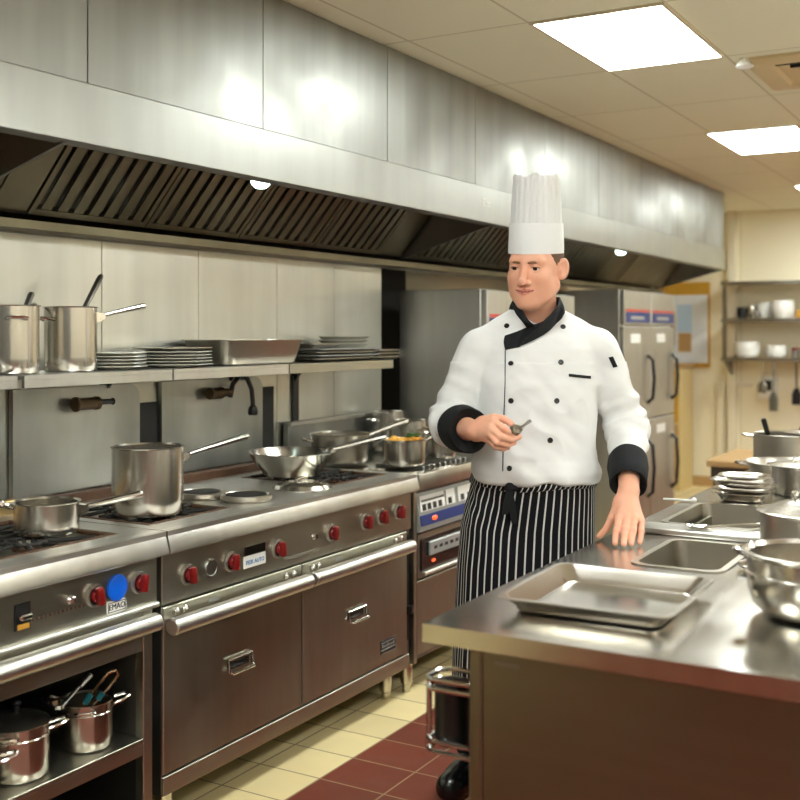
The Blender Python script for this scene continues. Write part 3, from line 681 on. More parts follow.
# shelf pots
for (y, xx, lab, ax) in ((2.160, -2.545, 'tall steel pot with wide grooves at the left end of the wall shelf', 200), (2.385, -2.545, 'tall steel pot with long handle beside the small plate stack', 75)):
    t = pot('stockpot', lab, 'pot', (xx, y, 1.351), .078, .192, m=POT, group='tall pots on the wall shelf')
    if ax == 75: long_handle(t, .078, .165, A(52), .145, .035, r0=.009); loop_handle(t, .078, .155, A(262), .028, .036)
    else: loop_handle(t, .078, .155, A(-30), .028, .025); long_handle(t, .078, .17, A(120), .12, .03, r0=.009)
def ladle(label, loc, tip, col=CHROME, cat='ladle', name='ladle'):
    t = thing(name, label, cat, loc)
    d = Vector(tip) - Vector(loc); dn = d.normalized()
    MB().tube([Vector((0, 0, 0)), d * .6, d * .62, d * .97, d], [.004, .004, .007, .008, .006], 10, flat=1.5).build('handle', col, t)
    MB().lathe([(0, -.012), (.016, -.008), (.024, .004), (.0225, .004), (.015, -.005), (0, -.009)], -dn * .01 + Vector((0, 0, .012)), 16).build('bowl', CHROME, t)
    return t
ladle('dark-handled ladle leaning in the second tall pot', (-2.555, 2.335, 1.372), (-2.55, 2.515, 1.648), DARKST)
ladle('dark-handled ladle standing in the first tall pot', (-2.555, 2.140, 1.372), (-2.55, 2.240, 1.585), DARKST)
# plates
def plate_proto(name, r, m, label, cat, loc, group):
    o = MB().lathe([(0, 0), (r * .6, 0), (r * .62, .002), (r * .95, .0085), (r, .010), (r * .99, .012), (r * .6, .0055), (0, .005)], (0, 0, 0), 44).build(name, m)
    o.location = loc; return tag(o, label, cat, group)
ORD = ['bottom', 'second from bottom', 'middle', 'second from top', 'top']
p0 = None
PLATEM = mat('grey_stoneware', (196, 194, 182), .3, .1, coat=.3)
for sx, (yc, where, grp, r) in enumerate(((2.582, 'small stack beside the tall pot', 'plates in the small stack', .098), (2.852, 'wide stack left of the roasting pan', 'plates in the wide stack', .135))):
    proto = None
    for k in range(5):
        loc = (-2.555 + random.uniform(-.003, .003), yc + random.uniform(-.003, .003), 1.3512 + k * .0105)
        lab = '%s plate of the %s' % (ORD[k] if k not in (2,) else 'middle', where)
        lab = 'grey ' + lab
        if proto is None: proto = plate_proto('plate', r, PLATEM, lab, 'plate', loc, grp)
        else:
            c = proto.copy(); C.objects.link(c); c.location = loc; c['label'] = lab
def rect_pan(name, label, cat, loc, hx, hy, h, flare=.012, rim=.010, rad=.03, m=POT, rotz=0, group=None, th=.0025, handles=False):
    t = thing(name, label, cat, loc, rotz, group)
    ix, iy = hx - flare, hy - flare
    rings = [rrect(ix - .012, iy - .012, rad * .8, 0), rrect(ix - .003, iy - .003, rad * .85, .004), rrect(ix, iy, rad * .9, .012 if h > .03 else h * .4), rrect(hx, hy, rad, h - .003), rrect(hx + rim, hy + rim, rad + rim * .6, h - .003), rrect(hx + rim, hy + rim, rad + rim * .6, h), rrect(hx - th, hy - th, rad, h), rrect(ix - th, iy - th, rad * .9, .012 if h > .03 else h * .45), rrect(ix - .014, iy - .014, rad * .8, th)]
    MB().loft(rings).build('body', m, t)
    return t
t = rect_pan('roasting_pan', 'deep rectangular roasting pan on the wall shelf', 'roasting pan', (-2.55, 3.24, 1.351), .115, .235, .092, .020, .010, .05, POTOLD)
loop_handle(t, .115, .09, 0, .03, .012, POTOLD, 0)
# small tray on top of the wide stack
t = rect_pan('serving_tray', 'shallow tray lying on top of the wide plate stack', 'tray', (-2.555, 2.852, 1.4055), .075, .115, .012, .015, .008, .02, POTOLD)
for k in range(4):
    rect_pan('baking_tray', ['bottom', 'second', 'third', 'top'][k] + ' baking tray in the stack right of the roasting pan', 'baking tray', (-2.555, 3.80 + .006 * (k % 2), 1.351 + .0128 * k), .105, .225 - .004 * k, .014, .01, .010, .02, GREYP if k % 2 else POTOLD, group='trays stacked on the shelf')
t = rect_pan('baking_tray', 'narrow tray lying across the left half of the tray stack', 'baking tray', (-2.565, 3.68, 1.4035), .085, .10, .020, .012, .008, .02, POTOLD)
for k in range(3):
    o = MB().lathe([(0, 0), (.085, 0), (.09, .004), (.108, .017), (.112, .018), (.108, .0195), (.088, .006), (0, .004)], (0, 0, 0), 40).build('steel_dish', PLATEM)
    o.location = (-2.55, 3.90 + .004 * k, 1.4035 + k * .015); tag(o, ['lowest', 'middle', 'uppermost'][k] + ' round steel dish on the tray stack', 'dish', 'round dishes on the tray stack')
for k in range(3):
    rect_pan('baking_tray', ['lowest', 'middle', 'highest'][k] + ' tray hanging past the right end of the shelf', 'baking tray', (-2.545, 4.145 + .012 * k, 1.351 + .0135 * k), .09 - .005 * k, .10, .015, .012, .010, .02, POT, group='trays at the shelf end')
# pots on the lower shelf
def pail(label, loc, r, h, angs):
    t = pot('stewpot', label, 'pot', loc, r, h, m=POT, group='pots on the open shelf'); 
    MB().tube([(math.cos(k * PI / 16) * (r + .001), math.sin(k * PI / 16) * (r + .001), h * .80) for k in range(32)], .0018, 6, closed=True).build('bead', CHROME, t)
    for a in angs: loop_handle(t, r, h * .88, A(a), .024, .042, CHROME, .012, .005)
    return t
pail('open stewpot with a looped tool inside on the lower shelf', (-2.17, 2.085, .385), .069, .118, (-45, 60, 200))
t = pail('covered stewpot on the lower shelf', (-2.175, 1.862, .385), .078, .125, (-55, 50, 230))
lid = thing('pot_cover', 'dark pot lid on the stewpot under the left stove', 'lid', (-2.175, 1.862, .5145))
MB().lathe([(0, .022), (.04, .018), (.070, .006), (.081, .0), (.079, -.002), (.04, .013), (0, .017)], (0, 0, 0), 40).build('cover', DARKST, lid)
MB().lathe([(0, .052), (.010, .050), (.013, .044), (.007, .036), (.006, .018), (0, .018)], (0, 0, 0), 16).build('knob', BLACK, lid)
pail('stewpot cut by the left frame edge on the lower shelf', (-2.145, 1.69, .385), .070, .105, (40, -60, 200))
t = thing('tongs', 'steel loop tongs with teal grip standing in the open stewpot', 'tongs', (-2.18, 2.09, .394))
MB().tube([(-.01, -.02, 0), (.0, .0, .09), (.02, .03, .14), (.035, .052, .168), (.045, .068, .172), (.048, .075, .160), (.035, .055, .13), (.015, .02, .09), (.02, .0, 0)], .0045, 8).build('loop', mat('coppery_steel', (190, 160, 124), .25, 1), t)
MB().tube([(.0, .002, .095), (.010, .014, .118)], .008, 8).tube([(.019, .030, .100), (.026, .040, .118)], .008, 8).build('grip', TEAL, t)
t = ladle('thin-handled spoon leaning out of the covered stewpot', (-2.12, 1.955, .532), (-2.112, 2.045, .590), DARKST, 'spoon', 'serving_spoon')

# ------------------------------------------------------------------ island
IX0, IX1, IY0, IY1 = -1.045, .25, 1.882, 5.25
isl = thing('kitchen_island', 'large stainless island counter at the right with sunken pans', 'island', (-.4, 3.5, 0), room=True)
W1 = (-.868, -.655, 2.622, 2.985); W2 = (-.975, -.700, 3.235, 3.665)
opening_top(isl, 'countertop', [IX0, IX1], [IY0, IY1], [W1, W2], .864, .900, TOPST)
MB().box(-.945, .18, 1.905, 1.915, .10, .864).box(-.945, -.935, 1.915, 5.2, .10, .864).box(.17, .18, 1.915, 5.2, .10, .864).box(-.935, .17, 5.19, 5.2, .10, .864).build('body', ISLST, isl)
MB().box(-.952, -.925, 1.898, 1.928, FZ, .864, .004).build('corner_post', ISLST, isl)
MB().box(-.85, .1, 2.0, 5.1, FZ, .10).build('plinth', BLACK, isl)
MB().box(-.30, -.18, 1.898, 1.905, .50, .62, .002).build('access_plate', ISLST, isl)
MB().tube([(-1.018, 1.955, .650), (-1.018, 1.955, .770)], .035, 20).build('latch_grip', BLACK, isl)
for z in (.782, .764, .660, .640):
    MB().tube([(-.945, 1.918, z), (-1.04, 1.915, z), (-1.058, 1.93, z), (-1.058, 1.98, z), (-1.04, 1.995, z), (-.945, 1.995, z)], .0052, 8).build('latch_bracket', CHROME, isl)
MB().tube([(-1.058, 1.935, .645), (-1.058, 1.935, .780)], .006, 8).build('latch_bar', CHROME, isl)
MB().box(-.960, -.945, 1.915, 2.0, .62, .80, .003).build('latch_plate', DARKST, isl)
MB().box(-.90, -.85, 1.9035, 1.905, .835, .842).build('small_label', DARKST, isl)
for w, lab in ((W1, 'sunken steel pan in the counter nearest the sheet tray'), (W2, 'sunken steel pan in the counter beyond the raised bar')):
    hx, hy = (w[1] - w[0]) / 2 - .004, (w[3] - w[2]) / 2 - .004
    rect_pan('steam_table_pan', lab, 'pan', ((w[0] + w[1]) / 2, (w[2] + w[3]) / 2, .9035 - .15), hx, hy, .15, .012, .014, .035, POTOLD, group='sunken pans in the island')
t = thing('divider_bar', 'raised steel bar lying between the two sunken pans', 'bar', (-.76, 3.10, .9005))
MB().box(-.235, .14, -.060, .050, 0, .016, .004, 2).build('rail', TRIMST, t)
MB().box(-.245, -.236, -.055, .045, .0, .016, .002).build('end_cap', BLACK, t)
# sheet tray in front
t = rect_pan('sheet_tray', 'empty shiny rectangular sheet tray on the near end of the island', 'tray', (-.783, 2.218, .9005), .172, .186, .034, .020, .009, .03, STEEL, rotz=A(2.0))
# big pot front right
BP = (-.392, 2.325, .9005)
t = thing('stewpot', 'big round-bottomed steel pot at the right edge of the island', 'pot', BP)
R = .128
prof = [(0, 0), (R * .55, 0), (R * .78, .006), (R * .93, .025), (R, .055), (R + .002, .085), (R + .002, .118), (R + .010, .126), (R + .011, .129), (R + .004, .130), (R - .002, .122), (R - .003, .085), (R - .005, .055), (R * .9, .026), (R * .75, .010), (0, .005)]
MB().lathe(prof, (0, 0, 0), 64).build('body', POT, t)
MB().tube([(math.cos(k * PI / 20) * (R + .003), math.sin(k * PI / 20) * (R + .003), .088) for k in range(40)], .002, 6, closed=True).build('bead', CHROME, t)
loop_handle(t, R + .002, .108, A(165), .024, .034, CHROME, .006, .007); loop_handle(t, R + .002, .108, A(-15), .024, .034, CHROME, .006, .007)
# lidded dark pot behind it
t = pot('casserole', 'dark casserole behind the big pot with a shiny domed lid', 'pot', (-.508, 3.005, .9005), .132, .098, m=POTOLD)
l = thing('pot_cover', 'shiny domed lid with wire handle on the dark casserole', 'lid', (-.508, 3.005, 1.0035))
MB().lathe([(0, .034), (.05, .030), (.09, .020), (.128, .004), (.142, .002), (.142, -.001), (.127, .0), (.088, .016), (.05, .026), (0, .030)], (0, 0, 0), 56).build('dome', POT, l)
for k in range(5): MB().tube([(-.05 + .02 * k, -.02, .030), (-.05 + .02 * k, -.018, .048), (-.05 + .02 * k, .018, .048), (-.05 + .02 * k, .02, .030)], .003, 6).build('wire', CHROME, l)
# tray stack
for k, (z, hx, hy, h, lab) in enumerate(((0, .080, .072, .030, 'round-edged pan at the bottom of the tray pile on the island'), (.031, .088, .080, .014, 'tray second from the bottom of the island pile'), (.046, .084, .078, .014, 'tray in the middle of the island pile, half covered'), (.061, .090, .082, .012, 'tray second from the top of the island pile'), (.074, .076, .070, .012, 'tray on top of the island pile, slightly askew'))):
    rect_pan('serving_tray', lab, 'tray', (-.872 + .006 * (k % 3), 3.80, .9005 + z), hx, hy, h, .012, .008, .04, POT if k != 4 else STEEL, rotz=A((0, 2, -2, 1, 8)[k]), group='trays piled on the island')
t = pot('saucepan', 'steel saucepan right of the tray pile', 'saucepan', (-.725, 4.06, .9005), .102, .095, m=POT); loop_handle(t, .102, .085, A(100), .03, .03)
long_handle(t, .102, .08, A(10), .18, .03)
t = thing('pan_cover', 'flat steel lid lying over the saucepan right of the tray pile', 'lid', (-.725, 4.06, 1.001))
MB().lathe([(0, .012), (.08, .010), (.112, .002), (.118, .002), (.118, 0), (0, .004)], (0, 0, 0), 48).build('plate', POT, t)
MB().tube([(-.03, 0, .010), (-.025, 0, .028), (.025, 0, .028), (.03, 0, .010)], .005, 8).build('handle', CHROME, t)
t = pot('saute_pan', 'wide low pan with dark base behind the tray pile', 'pan', (-.84, 4.43, .9005), .16, .065, .12, POTOLD); loop_handle(t, .155, .055, A(190), .04, .04)
t = pot('stewpot', 'two-handled stewpot at the far end of the island', 'pot', (-.935, 4.93, .9005), .145, .130, m=POTOLD); loop_handle(t, .145, .12, A(195), .03, .045); loop_handle(t, .145, .12, A(15), .03, .045)
ladle('black-handled ladle leaning in the far stewpot', (-.985, 4.90, .925), (-1.02, 4.83, 1.10), BLACK)
t = thing('pan_cover', 'bright flat lid lying half over the far stewpot', 'lid', (-.865, 4.965, 1.0375))
MB().lathe([(0, .012), (.07, .010), (.09, .002), (.1, .002), (.1, 0), (0, .004)], (0, 0, 0), 40).build('plate', POT, t)
MB().tube([(-.03, 0, .010), (-.025, 0, .03), (.025, 0, .03), (.03, 0, .010)], .005, 8).build('handle', BLACK, t)
# spoons lying over the pans
def spoon(label, loc, ang, L=.17, m=CHROME, pitch=.1):
    t = thing('serving_spoon', label, 'spoon', loc, ang)
    MB().tube([(0, 0, 0), (L * .5, 0, L * pitch * .7), (L, 0, L * pitch)], [.0035, .003, .0055], 8, flat=1.6).build('handle', m, t)
    MB().loft([rrect(.004 + q[0] * .034, .003 + q[0] * .020, .003 + q[0] * .019, q[1], 5, (-.028, 0)) for q in ((0.0, -.008), (.6, -.006), (1, .002), (.94, .002), (.55, -.004), (0.0, -.006))]).build('bowl', CHROME, t)
    return t
spoon('large serving spoon lying on the raised bar', (-.80, 3.09, .926), A(10)); spoon('serving spoon at the rim of the farther sunken pan', (-.68, 3.30, .914), A(75)); spoon('serving spoon at the rim of the nearer sunken pan', (-.61, 2.72, .914), A(100))
t = thing('white_handled_skewer', 'thin white rod with knob end lying on the counter past the hand', 'rod', (-1.00, 3.66, .906), A(62))
MB().tube([(-.05, .085, .0), (-.025, .042, .001), (0, 0, .002)], .0042, 8).build('rod', WHITEP, t)
MB().ball((.003, -.002, .004), .0085, 12).build('knob', WHITEP, t)

# ------------------------------------------------------------------ back of the room
bs = thing('shelf_rack', 'steel shelf rack with white bowls on the back wall', 'shelf rack', (-1.6, 9.8, 1.2), room=True)
for z in (1.905, 1.585, 1.25): MB().box(-2.39, -.9, 9.62, 9.96, z - .03, z, .003).build('shelf_board', STEEL, bs)
for x in (-2.36, -1.62, -.92):
    for y in (9.64, 9.93): MB().box(x - .016, x + .016, y - .016, y + .016, 1.22, 1.87, .002).build('post', STEEL, bs)
    MB().prism([(9.66, 1.22), (9.95, 1.22), (9.95, 1.08), (9.92, 1.08)], x - .012, x + .012, 'x').build('bracket', DARKST, bs)
def bowl(label, loc, r, h, m=PORC, name='bowl', cat='bowl', g='white bowls on the back shelves'):
    o = MB().lathe([(0, 0), (r * .62, 0), (r * .88, h * .16), (r, h * .45), (r * .99, h * .75), (r * .93, h), (r * .88, h), (r * .9, h * .5), (r * .6, h * .15), (0, .012)], (0, 0, 0), 32).build(name, m)
    o.location = loc; return tag(o, label, cat, g)
bowl('wide white bowl on the lowest back shelf near the post', (-2.20, 9.78, 1.251), .105, .135)
bowl('rounded white bowl on the lowest back shelf, second from the post', (-1.955, 9.78, 1.251), .085, .105)
bowl('white bowl behind on the middle back shelf', (-2.06, 9.86, 1.586), .075, .14)
bowl('larger white bowl in front on the middle back shelf', (-1.895, 9.74, 1.586), .095, .15)
for x, r, h, lab in ((-2.25, .045, .10, 'dark canister on the middle back shelf at the post'), (-2.165, .04, .115, 'steel canister on the middle back shelf beside the dark one')):
    bowl(lab, (x, 9.80, 1.586), r, h, BLACK if h < .11 else POT, 'canister', 'canister', 'canisters on the back shelf')
bowl('tiny dark cup before the white bowls on the middle back shelf', (-2.10, 9.67, 1.586), .03, .06, DARKST, 'cup', 'cup', None)
bowl('yellow cup at the right of the middle back shelf', (-1.755, 9.74, 1.586), .035, .07, FOOD_Y, 'cup', 'cup', None)
for k, x in enumerate((-1.80, -1.73, -1.66)):
    t = thing('spice_jar', ['first', 'second', 'third'][k] + ' dark spice jar right of the white bowls, lowest back shelf', 'jar', (x, 9.76, 1.251), 0, 'spice jars on the lowest back shelf')
    MB().lathe([(0, 0), (.028, 0), (.03, .05), (.026, .062), (0, .062)], (0, 0, 0), 20).build('jar', DARKST, t)
    MB().lathe([(0, .062), (.028, .062), (.028, .085), (0, .085)], (0, 0, 0), 20).build('lid', RED if k != 1 else BLACK, t)
t = thing('wall_socket_box', 'white socket box with dark plug on the back wall under the shelf', 'socket', (-2.06, 9.965, .99))
MB().box(-.08, .08, -.05, .015, -.11, .09, .01, 2).build('box', WHITEP, t)
MB().box(-.03, .04, -.075, -.05, -.03, .06, .006).build('plug', BLACK, t)
def hung(label, x, z0, z1, m, kindn):
    t = thing(kindn, label, 'utensil', (x, 9.64, z1))
    MB().tube([(0, 0, .0), (0, -.008, .006), (0, -.010, -.02), (0, 0, -(z1 - z0) * .6)], .007, 8).build('handle', m, t)
    MB().loft([rrect(.018, .007, .006, -(z1 - z0) * .6, 4), rrect(.038, .009, .008, -(z1 - z0) * .75, 4), rrect(.036, .008, .007, -(z1 - z0), 4)]).build('blade', m, t)
hung('thin ladle hanging under the back shelf by the socket', -1.95, .80, 1.205, DARKST, 'hanging_ladle'); hung('dark spatula hanging under the back shelf at the right', -1.765, .86, 1.205, BLACK, 'hanging_spatula')
hung('steel fork hanging beside the socket box', -2.045, .95, 1.205, STEEL, 'hanging_fork')
t = thing('notice_board', 'pale blue-grey notice board with ochre surround on the back wall', 'notice board', (-2.74, 9.96, 1.55))
MB().box(-.33, .17, -.012, .02, -.40, .37, .003).build('surround', OCHRE, t)
MB().box(-.30, .155, -.022, -.012, -.36, .255, .003).build('panel', NOTICE, t)
MB().box(-.12, .02, -.026, -.022, -.08, .17, .001).build('paper', SHEET, t)
MB().box(-.11, .01, -.026, -.022, -.26, -.09, .001).build('photo_sheet', WOOD, t)
MB().box(-.28, -.14, -.026, -.022, -.2, .1, .001).build('brown_paper', mat('brown_paper', (150, 126, 100), .6), t)
t = thing('storage_cabinet', 'yellow storage cabinet standing under the notice board', 'cabinet', (-2.93, 9.72, FZ))
MB().box(-.22, .22, -.2, .2, 0, 1.08, .005).build('body', mat('yellow_lacquer', (206, 184, 130), .5, var=.08, vscale=4), t)
MB().box(-.20, .20, -.212, -.2, .60, 1.05, .004).build('door', OCHRE, t)
MB().box(-.20, .20, -.212, -.2, .06, .58, .004).build('door', WOOD, t)
MB().box(-.22, .24, -.22, .2, 1.08, 1.11, .004).build('top', WOOD, t)
t = thing('work_table', 'tan-topped side table with dark frame beyond the island', 'table', (-1.10, 6.55, FZ))
MB().box(-.52, .6, -.35, .35, .635, .67, .004).build('tabletop', WOOD, t)
MB().box(-.50, .58, -.33, .33, .575, .635).build('frame', mat('brown_frame', (70, 58, 46), .5), t)
for x in (-.49, .53):
    for y in (-.32, .28): MB().box(x, x + .045, y, y + .045, 0, .575, .003).build('leg', MATS['brown_frame'], t)
# ------------------------------------------------------------------ the chef: distance-field sculpted figure, meshed by surface nets
def smin(a, b, k):
    h = np.clip(.5 + .5 * (b - a) / k, 0, 1); return b + (a - b) * h - k * h * (1 - h)
def smax(a, b, k): return -smin(-a, -b, k)
def rc(p, a, b, ra, rb):
    a = np.array(a, np.float32); b = np.array(b, np.float32); d = b - a; L = max(float(d @ d), 1e-9)
    t = np.clip(((p - a) @ d) / L, 0, 1)
    return np.linalg.norm(p - a - t[:, None] * d, axis=1) - (ra + t * (rb - ra))
def ell(p, c, r, R=None):
    q = p - np.array(c, np.float32)
    if R is not None: q = q @ R
    r = np.array(r, np.float32)
    k0 = np.linalg.norm(q / r, axis=1); k1 = np.linalg.norm(q / (r * r), axis=1)
    return k0 * (k0 - 1) / np.maximum(k1, 1e-6)
def sph(p, c, r): return np.linalg.norm(p - np.array(c, np.float32), axis=1) - r
def chain(p, pts, rad, k=0):
    d = None
    for i in range(len(pts) - 1):
        e = rc(p, pts[i], pts[i + 1], rad[i], rad[i + 1]); d = e if d is None else (np.minimum(d, e) if not k else smin(d, e, k))
    return d
def surface_nets(f, lo, hi, h, B=6):
    lo = np.array(lo, float); n = np.ceil((np.array(hi) - lo) / h / B).astype(int) * B
    nb = n // B
    g = np.stack(np.meshgrid(*[lo[i] + (np.arange(nb[i]) * B + (B - 1) / 2) * h for i in range(3)], indexing='ij'), -1).reshape(-1, 3).astype(np.float32)
    cd = f(g).reshape(nb)
    vol = np.repeat(np.repeat(np.repeat(np.sign(cd).astype(np.float32), B, 0), B, 1), B, 2) * .1
    keep = np.argwhere(np.abs(cd) < B * h * 1.25)
    off = np.stack(np.meshgrid(*[np.arange(B)] * 3, indexing='ij'), -1).reshape(-1, 3)
    for s in range(0, len(keep), 3000):
        ii = (keep[s:s + 3000, None, :] * B + off[None]).reshape(-1, 3)
        vol[ii[:, 0], ii[:, 1], ii[:, 2]] = f((lo + ii * h).astype(np.float32))
    s = vol < 0
    N = np.array(vol.shape)
    sl = lambda dx, dy, dz: (slice(dx, N[0] - 1 + dx), slice(dy, N[1] - 1 + dy), slice(dz, N[2] - 1 + dz))
    anyv = np.zeros(N - 1, bool); allv = np.ones(N - 1, bool)
    for c in np.ndindex(2, 2, 2): anyv |= s[sl(*c)]; allv &= s[sl(*c)]
    act = anyv & ~allv
    idx = np.argwhere(act); idm = np.full(N - 1, -1, np.int32); idm[act] = np.arange(len(idx))
    acc = np.zeros((len(idx), 3)); cnt = np.zeros(len(idx))
    cs = [np.array(c) for c in np.ndindex(2, 2, 2)]
    for a in cs:
        for ax in range(3):
            if a[ax]: continue
            b = a.copy(); b[ax] = 1
            va = vol[tuple((idx + a).T)]; vb = vol[tuple((idx + b).T)]
            m = (va < 0) != (vb < 0); t = np.where(m, va / np.where(m, va - vb, 1), 0)
            acc[m] += (a + (b - a) * t[:, None])[m]; cnt += m
    V = lo + (idx + acc / cnt[:, None]) * h
    F = []
    for ax in range(3):
        o1, o2 = (ax + 1) % 3, (ax + 2) % 3
        d = [slice(None)] * 3; e = [slice(None)] * 3
        d[ax] = slice(0, -1); e[ax] = slice(1, None)
        ed = np.argwhere(s[tuple(d)] != s[tuple(e)])
        ed = ed[(ed[:, o1] > 0) & (ed[:, o2] > 0) & (ed[:, o1] < N[o1] - 1) & (ed[:, o2] < N[o2] - 1) & (ed[:, ax] < N[ax] - 1)]
        q = []
        for da, db in ((-1, -1), (0, -1), (0, 0), (-1, 0)):
            c = ed.copy(); c[:, o1] += da; c[:, o2] += db; q.append(idm[tuple(c.T)])
        q = np.stack(q, 1); flip = ~s[tuple(ed.T)]
        q[flip] = q[flip][:, ::-1]
        F.append(q)
    F = np.concatenate(F); F = F[(F >= 0).all(1)]
    return V, F
def laplace(V, F, it=1, lam=.5):
    E = np.concatenate([F[:, [0, 1]], F[:, [1, 2]], F[:, [2, 3]], F[:, [3, 0]]])
    for _ in range(it):
        a = np.zeros_like(V); c = np.zeros(len(V))
        for i in range(3):
            a[:, i] = np.bincount(E[:, 0], V[E[:, 1], i], len(V)) + np.bincount(E[:, 1], V[E[:, 0], i], len(V))
        c = np.bincount(E[:, 0], minlength=len(V)) + np.bincount(E[:, 1], minlength=len(V))
        V = V + lam * (a / np.maximum(c, 1)[:, None] - V)
    return V
def np_mesh(name, V, F):
    me = bpy.data.meshes.new(name)
    me.vertices.add(len(V)); me.vertices.foreach_set('co', np.ascontiguousarray(V, np.float32).ravel())
    me.loops.add(F.size); me.loops.foreach_set('vertex_index', np.ascontiguousarray(F, np.int32).ravel())
    me.polygons.add(len(F)); me.polygons.foreach_set('loop_start', np.arange(0, F.size, 4, dtype=np.int32))
    me.update(calc_edges=True); me.validate(); return me
def rot(ax, deg):
    return np.array(Matrix.Rotation(math.radians(deg), 3, ax), np.float32)

chef = thing('person', 'person in white chef jacket, tall white hat and striped apron leaning on the island', 'person', (-1.285, 3.012, 0), math.radians(30.2))
SKIN = mat('skin', (226, 166, 138), .46, sss=.18, var=.05, vscale=40)
LIPS = mat('lips', (206, 130, 112), .42, sss=.1)
MOUTHL = mat('mouth_line', (112, 54, 46), .6)
NAIL = mat('nails', (232, 180, 160), .3)
HAIR = mat('brown_hair', (96, 66, 42), .6, var=.35, vscale=60, stretch=(1, 1, .25), bump=.5)
COTTON = mat('white_cotton', (220, 219, 218), .85, spec=.2, var=.02, vscale=40)
BLACKC = mat('black_cotton', (24, 25, 27), .8, spec=.25, var=.2, vscale=40)
HATC = mat('white_paper_hat', (224, 224, 224), .8, spec=.2)
BUTT = mat('black_button', (12, 12, 14), .3)
EYEW = mat('eye_white', (206, 194, 184), .3); IRIS = mat('iris_brown', (62, 46, 38), .15); PUPIL = mat('pupil', (8, 8, 8), .1)

HC = np.array((-.006, -.012, 1.662), np.float32)
HR = rot('Z', -29) @ rot('X', 5.5) @ rot('Y', 2.5)        # head turned and tipped towards what he looks at
def head(q):
    d = ell(q, (0, .012, .030), (.0735, .090, .088))
    d = smin(d, ell(q, (0, -.028, -.030), (.0630, .058, .083)), .03)
    for s_ in (-1, 1):
        d = smin(d, rc(q, (.054 * s_, .004, -.055), (.016 * s_, -.056, -.098), .020, .021), .028)
        d = smin(d, sph(q, (.0385 * s_, -.056, -.030), .021), .025)
    for s_ in (-1, 1): d = smin(d, ell(q, (.034 * s_, -.036, -.062), (.026, .030, .034)), .025)
    d = smin(d, ell(q, (0, -.062, -.101), (.026, .021, .019)), .018)
    d = smin(d, ell(q, (0, -.057, -.067), (.031, .030, .026)), .02)
    d = smin(d, rc(q, (-.040, -.070, .020), (.040, -.070, .020), .012, .012), .018)
    for s_ in (-1, 1):
        d = smax(d, -ell(q, (.0315 * s_, -.098, .001), (.019, .017, .011)), .012)
        lid = sph(q, (.0315 * s_, -.0700, -.001), .0152)
        lid = smax(lid, -ell(q, (.0315 * s_, -.0870, -.0022), (.0160, .0135, .0054)), .0015)
        d = smin(d, lid, .0035)
    d = smin(d, rc(q, (0, -.080, .010), (0, -.103, -.036), .0075, .0110), .010)
    d = smin(d, sph(q, (0, -.1045, -.0385), .0108), .005)
    for s_ in (-1, 1):
        d = smin(d, ell(q, (.0135 * s_, -.0915, -.0425), (.0085, .0105, .0080)), .005)
        d = smax(d, -ell(q, (.0070 * s_, -.0985, -.0500), (.0036, .0055, .0035)), .002)
    up = np.minimum(rc(q, (-.0285, -.0690, -.0625), (-.006, -.0865, -.0645), .0035, .0052), rc(q, (.0285, -.0690, -.0625), (.006, -.0865, -.0645), .0035, .0052))
    d = smin(d, up, .004)
    d = smin(d, np.minimum(rc(q, (-.0215, -.074, -.0685), (0, -.0870, -.0735), .0035, .0055), rc(q, (.0215, -.074, -.0685), (0, -.0870, -.0735), .0035, .0055)), .004)
    sl = np.minimum(rc(q, (-.0285, -.0740, -.0640), (0, -.0945, -.0692), .0014, .0016), rc(q, (.0285, -.0740, -.0640), (0, -.0945, -.0692), .0014, .0016))
    d = smax(d, -sl, .0015)
    for s_ in (-1, 1):
        R = rot('Z', -36 * s_) @ rot('X', -8)
        e = ell(q, (.0810 * s_, .016, -.006), (.0075, .0200, .0325), R)
        e = smax(e, -ell(q, (.0865 * s_, .008, -.003), (.0090, .0115, .0215), R), .004)
        e = smin(e, ell(q, (.0745 * s_, .0045, -.010), (.006, .005, .007)), .004)
        d = smin(d, e, .008)
    d = smin(d, rc(q, (0, .016, -.060), (-.006, .040, -.21), .053, .060), .025)
    return d
HOLD = dict(
    wrist=(-.196, -.225, 1.1978),
    idx=[(-.1512, -.280, 1.2284), (-.1266, -.305, 1.2130), (-.1140, -.300, 1.2010), (-.1036, -.290, 1.1921)],
    mid=[(-.1601, -.290, 1.2117), (-.1351, -.310, 1.1894), (-.1068, -.295, 1.1799), (-.0830, -.280, 1.1870)],
    ring=[(-.1627, -.288, 1.1953), (-.1456, -.308, 1.1758), (-.1173, -.292, 1.1661), (-.0955, -.270, 1.1710)],
    pinky=[(-.1618, -.278, 1.1782), (-.1471, -.295, 1.1630), (-.1269, -.280, 1.1540), (-.1109, -.262, 1.1566)],
    thumb=[(-.1779, -.240, 1.2210), (-.1497, -.262, 1.2370), (-.1257, -.275, 1.2360), (-.1040, -.281, 1.2225)])
FLAT = dict(
    wrist=(.2248, -.225, 1.0382),
    idx=[(.1870, -.282, .9660), (.1745, -.308, .9360), (.1690, -.322, .9210), (.1658, -.334, .9105)],
    mid=[(.2080, -.283, .9720), (.1965, -.312, .9420), (.1905, -.332, .9235), (.1855, -.349, .9105)],
    ring=[(.2275, -.284, .9690), (.2175, -.312, .9390), (.2115, -.328, .9230), (.2065, -.343, .9105)],
    pinky=[(.2480, -.276, .9590), (.2425, -.298, .9350), (.2385, -.310, .9210), (.2330, -.321, .9095)],
    thumb=[(.1980, -.238, 1.0040), (.1740, -.247, .9620), (.1590, -.247, .9330), (.1405, -.243, .9115)])
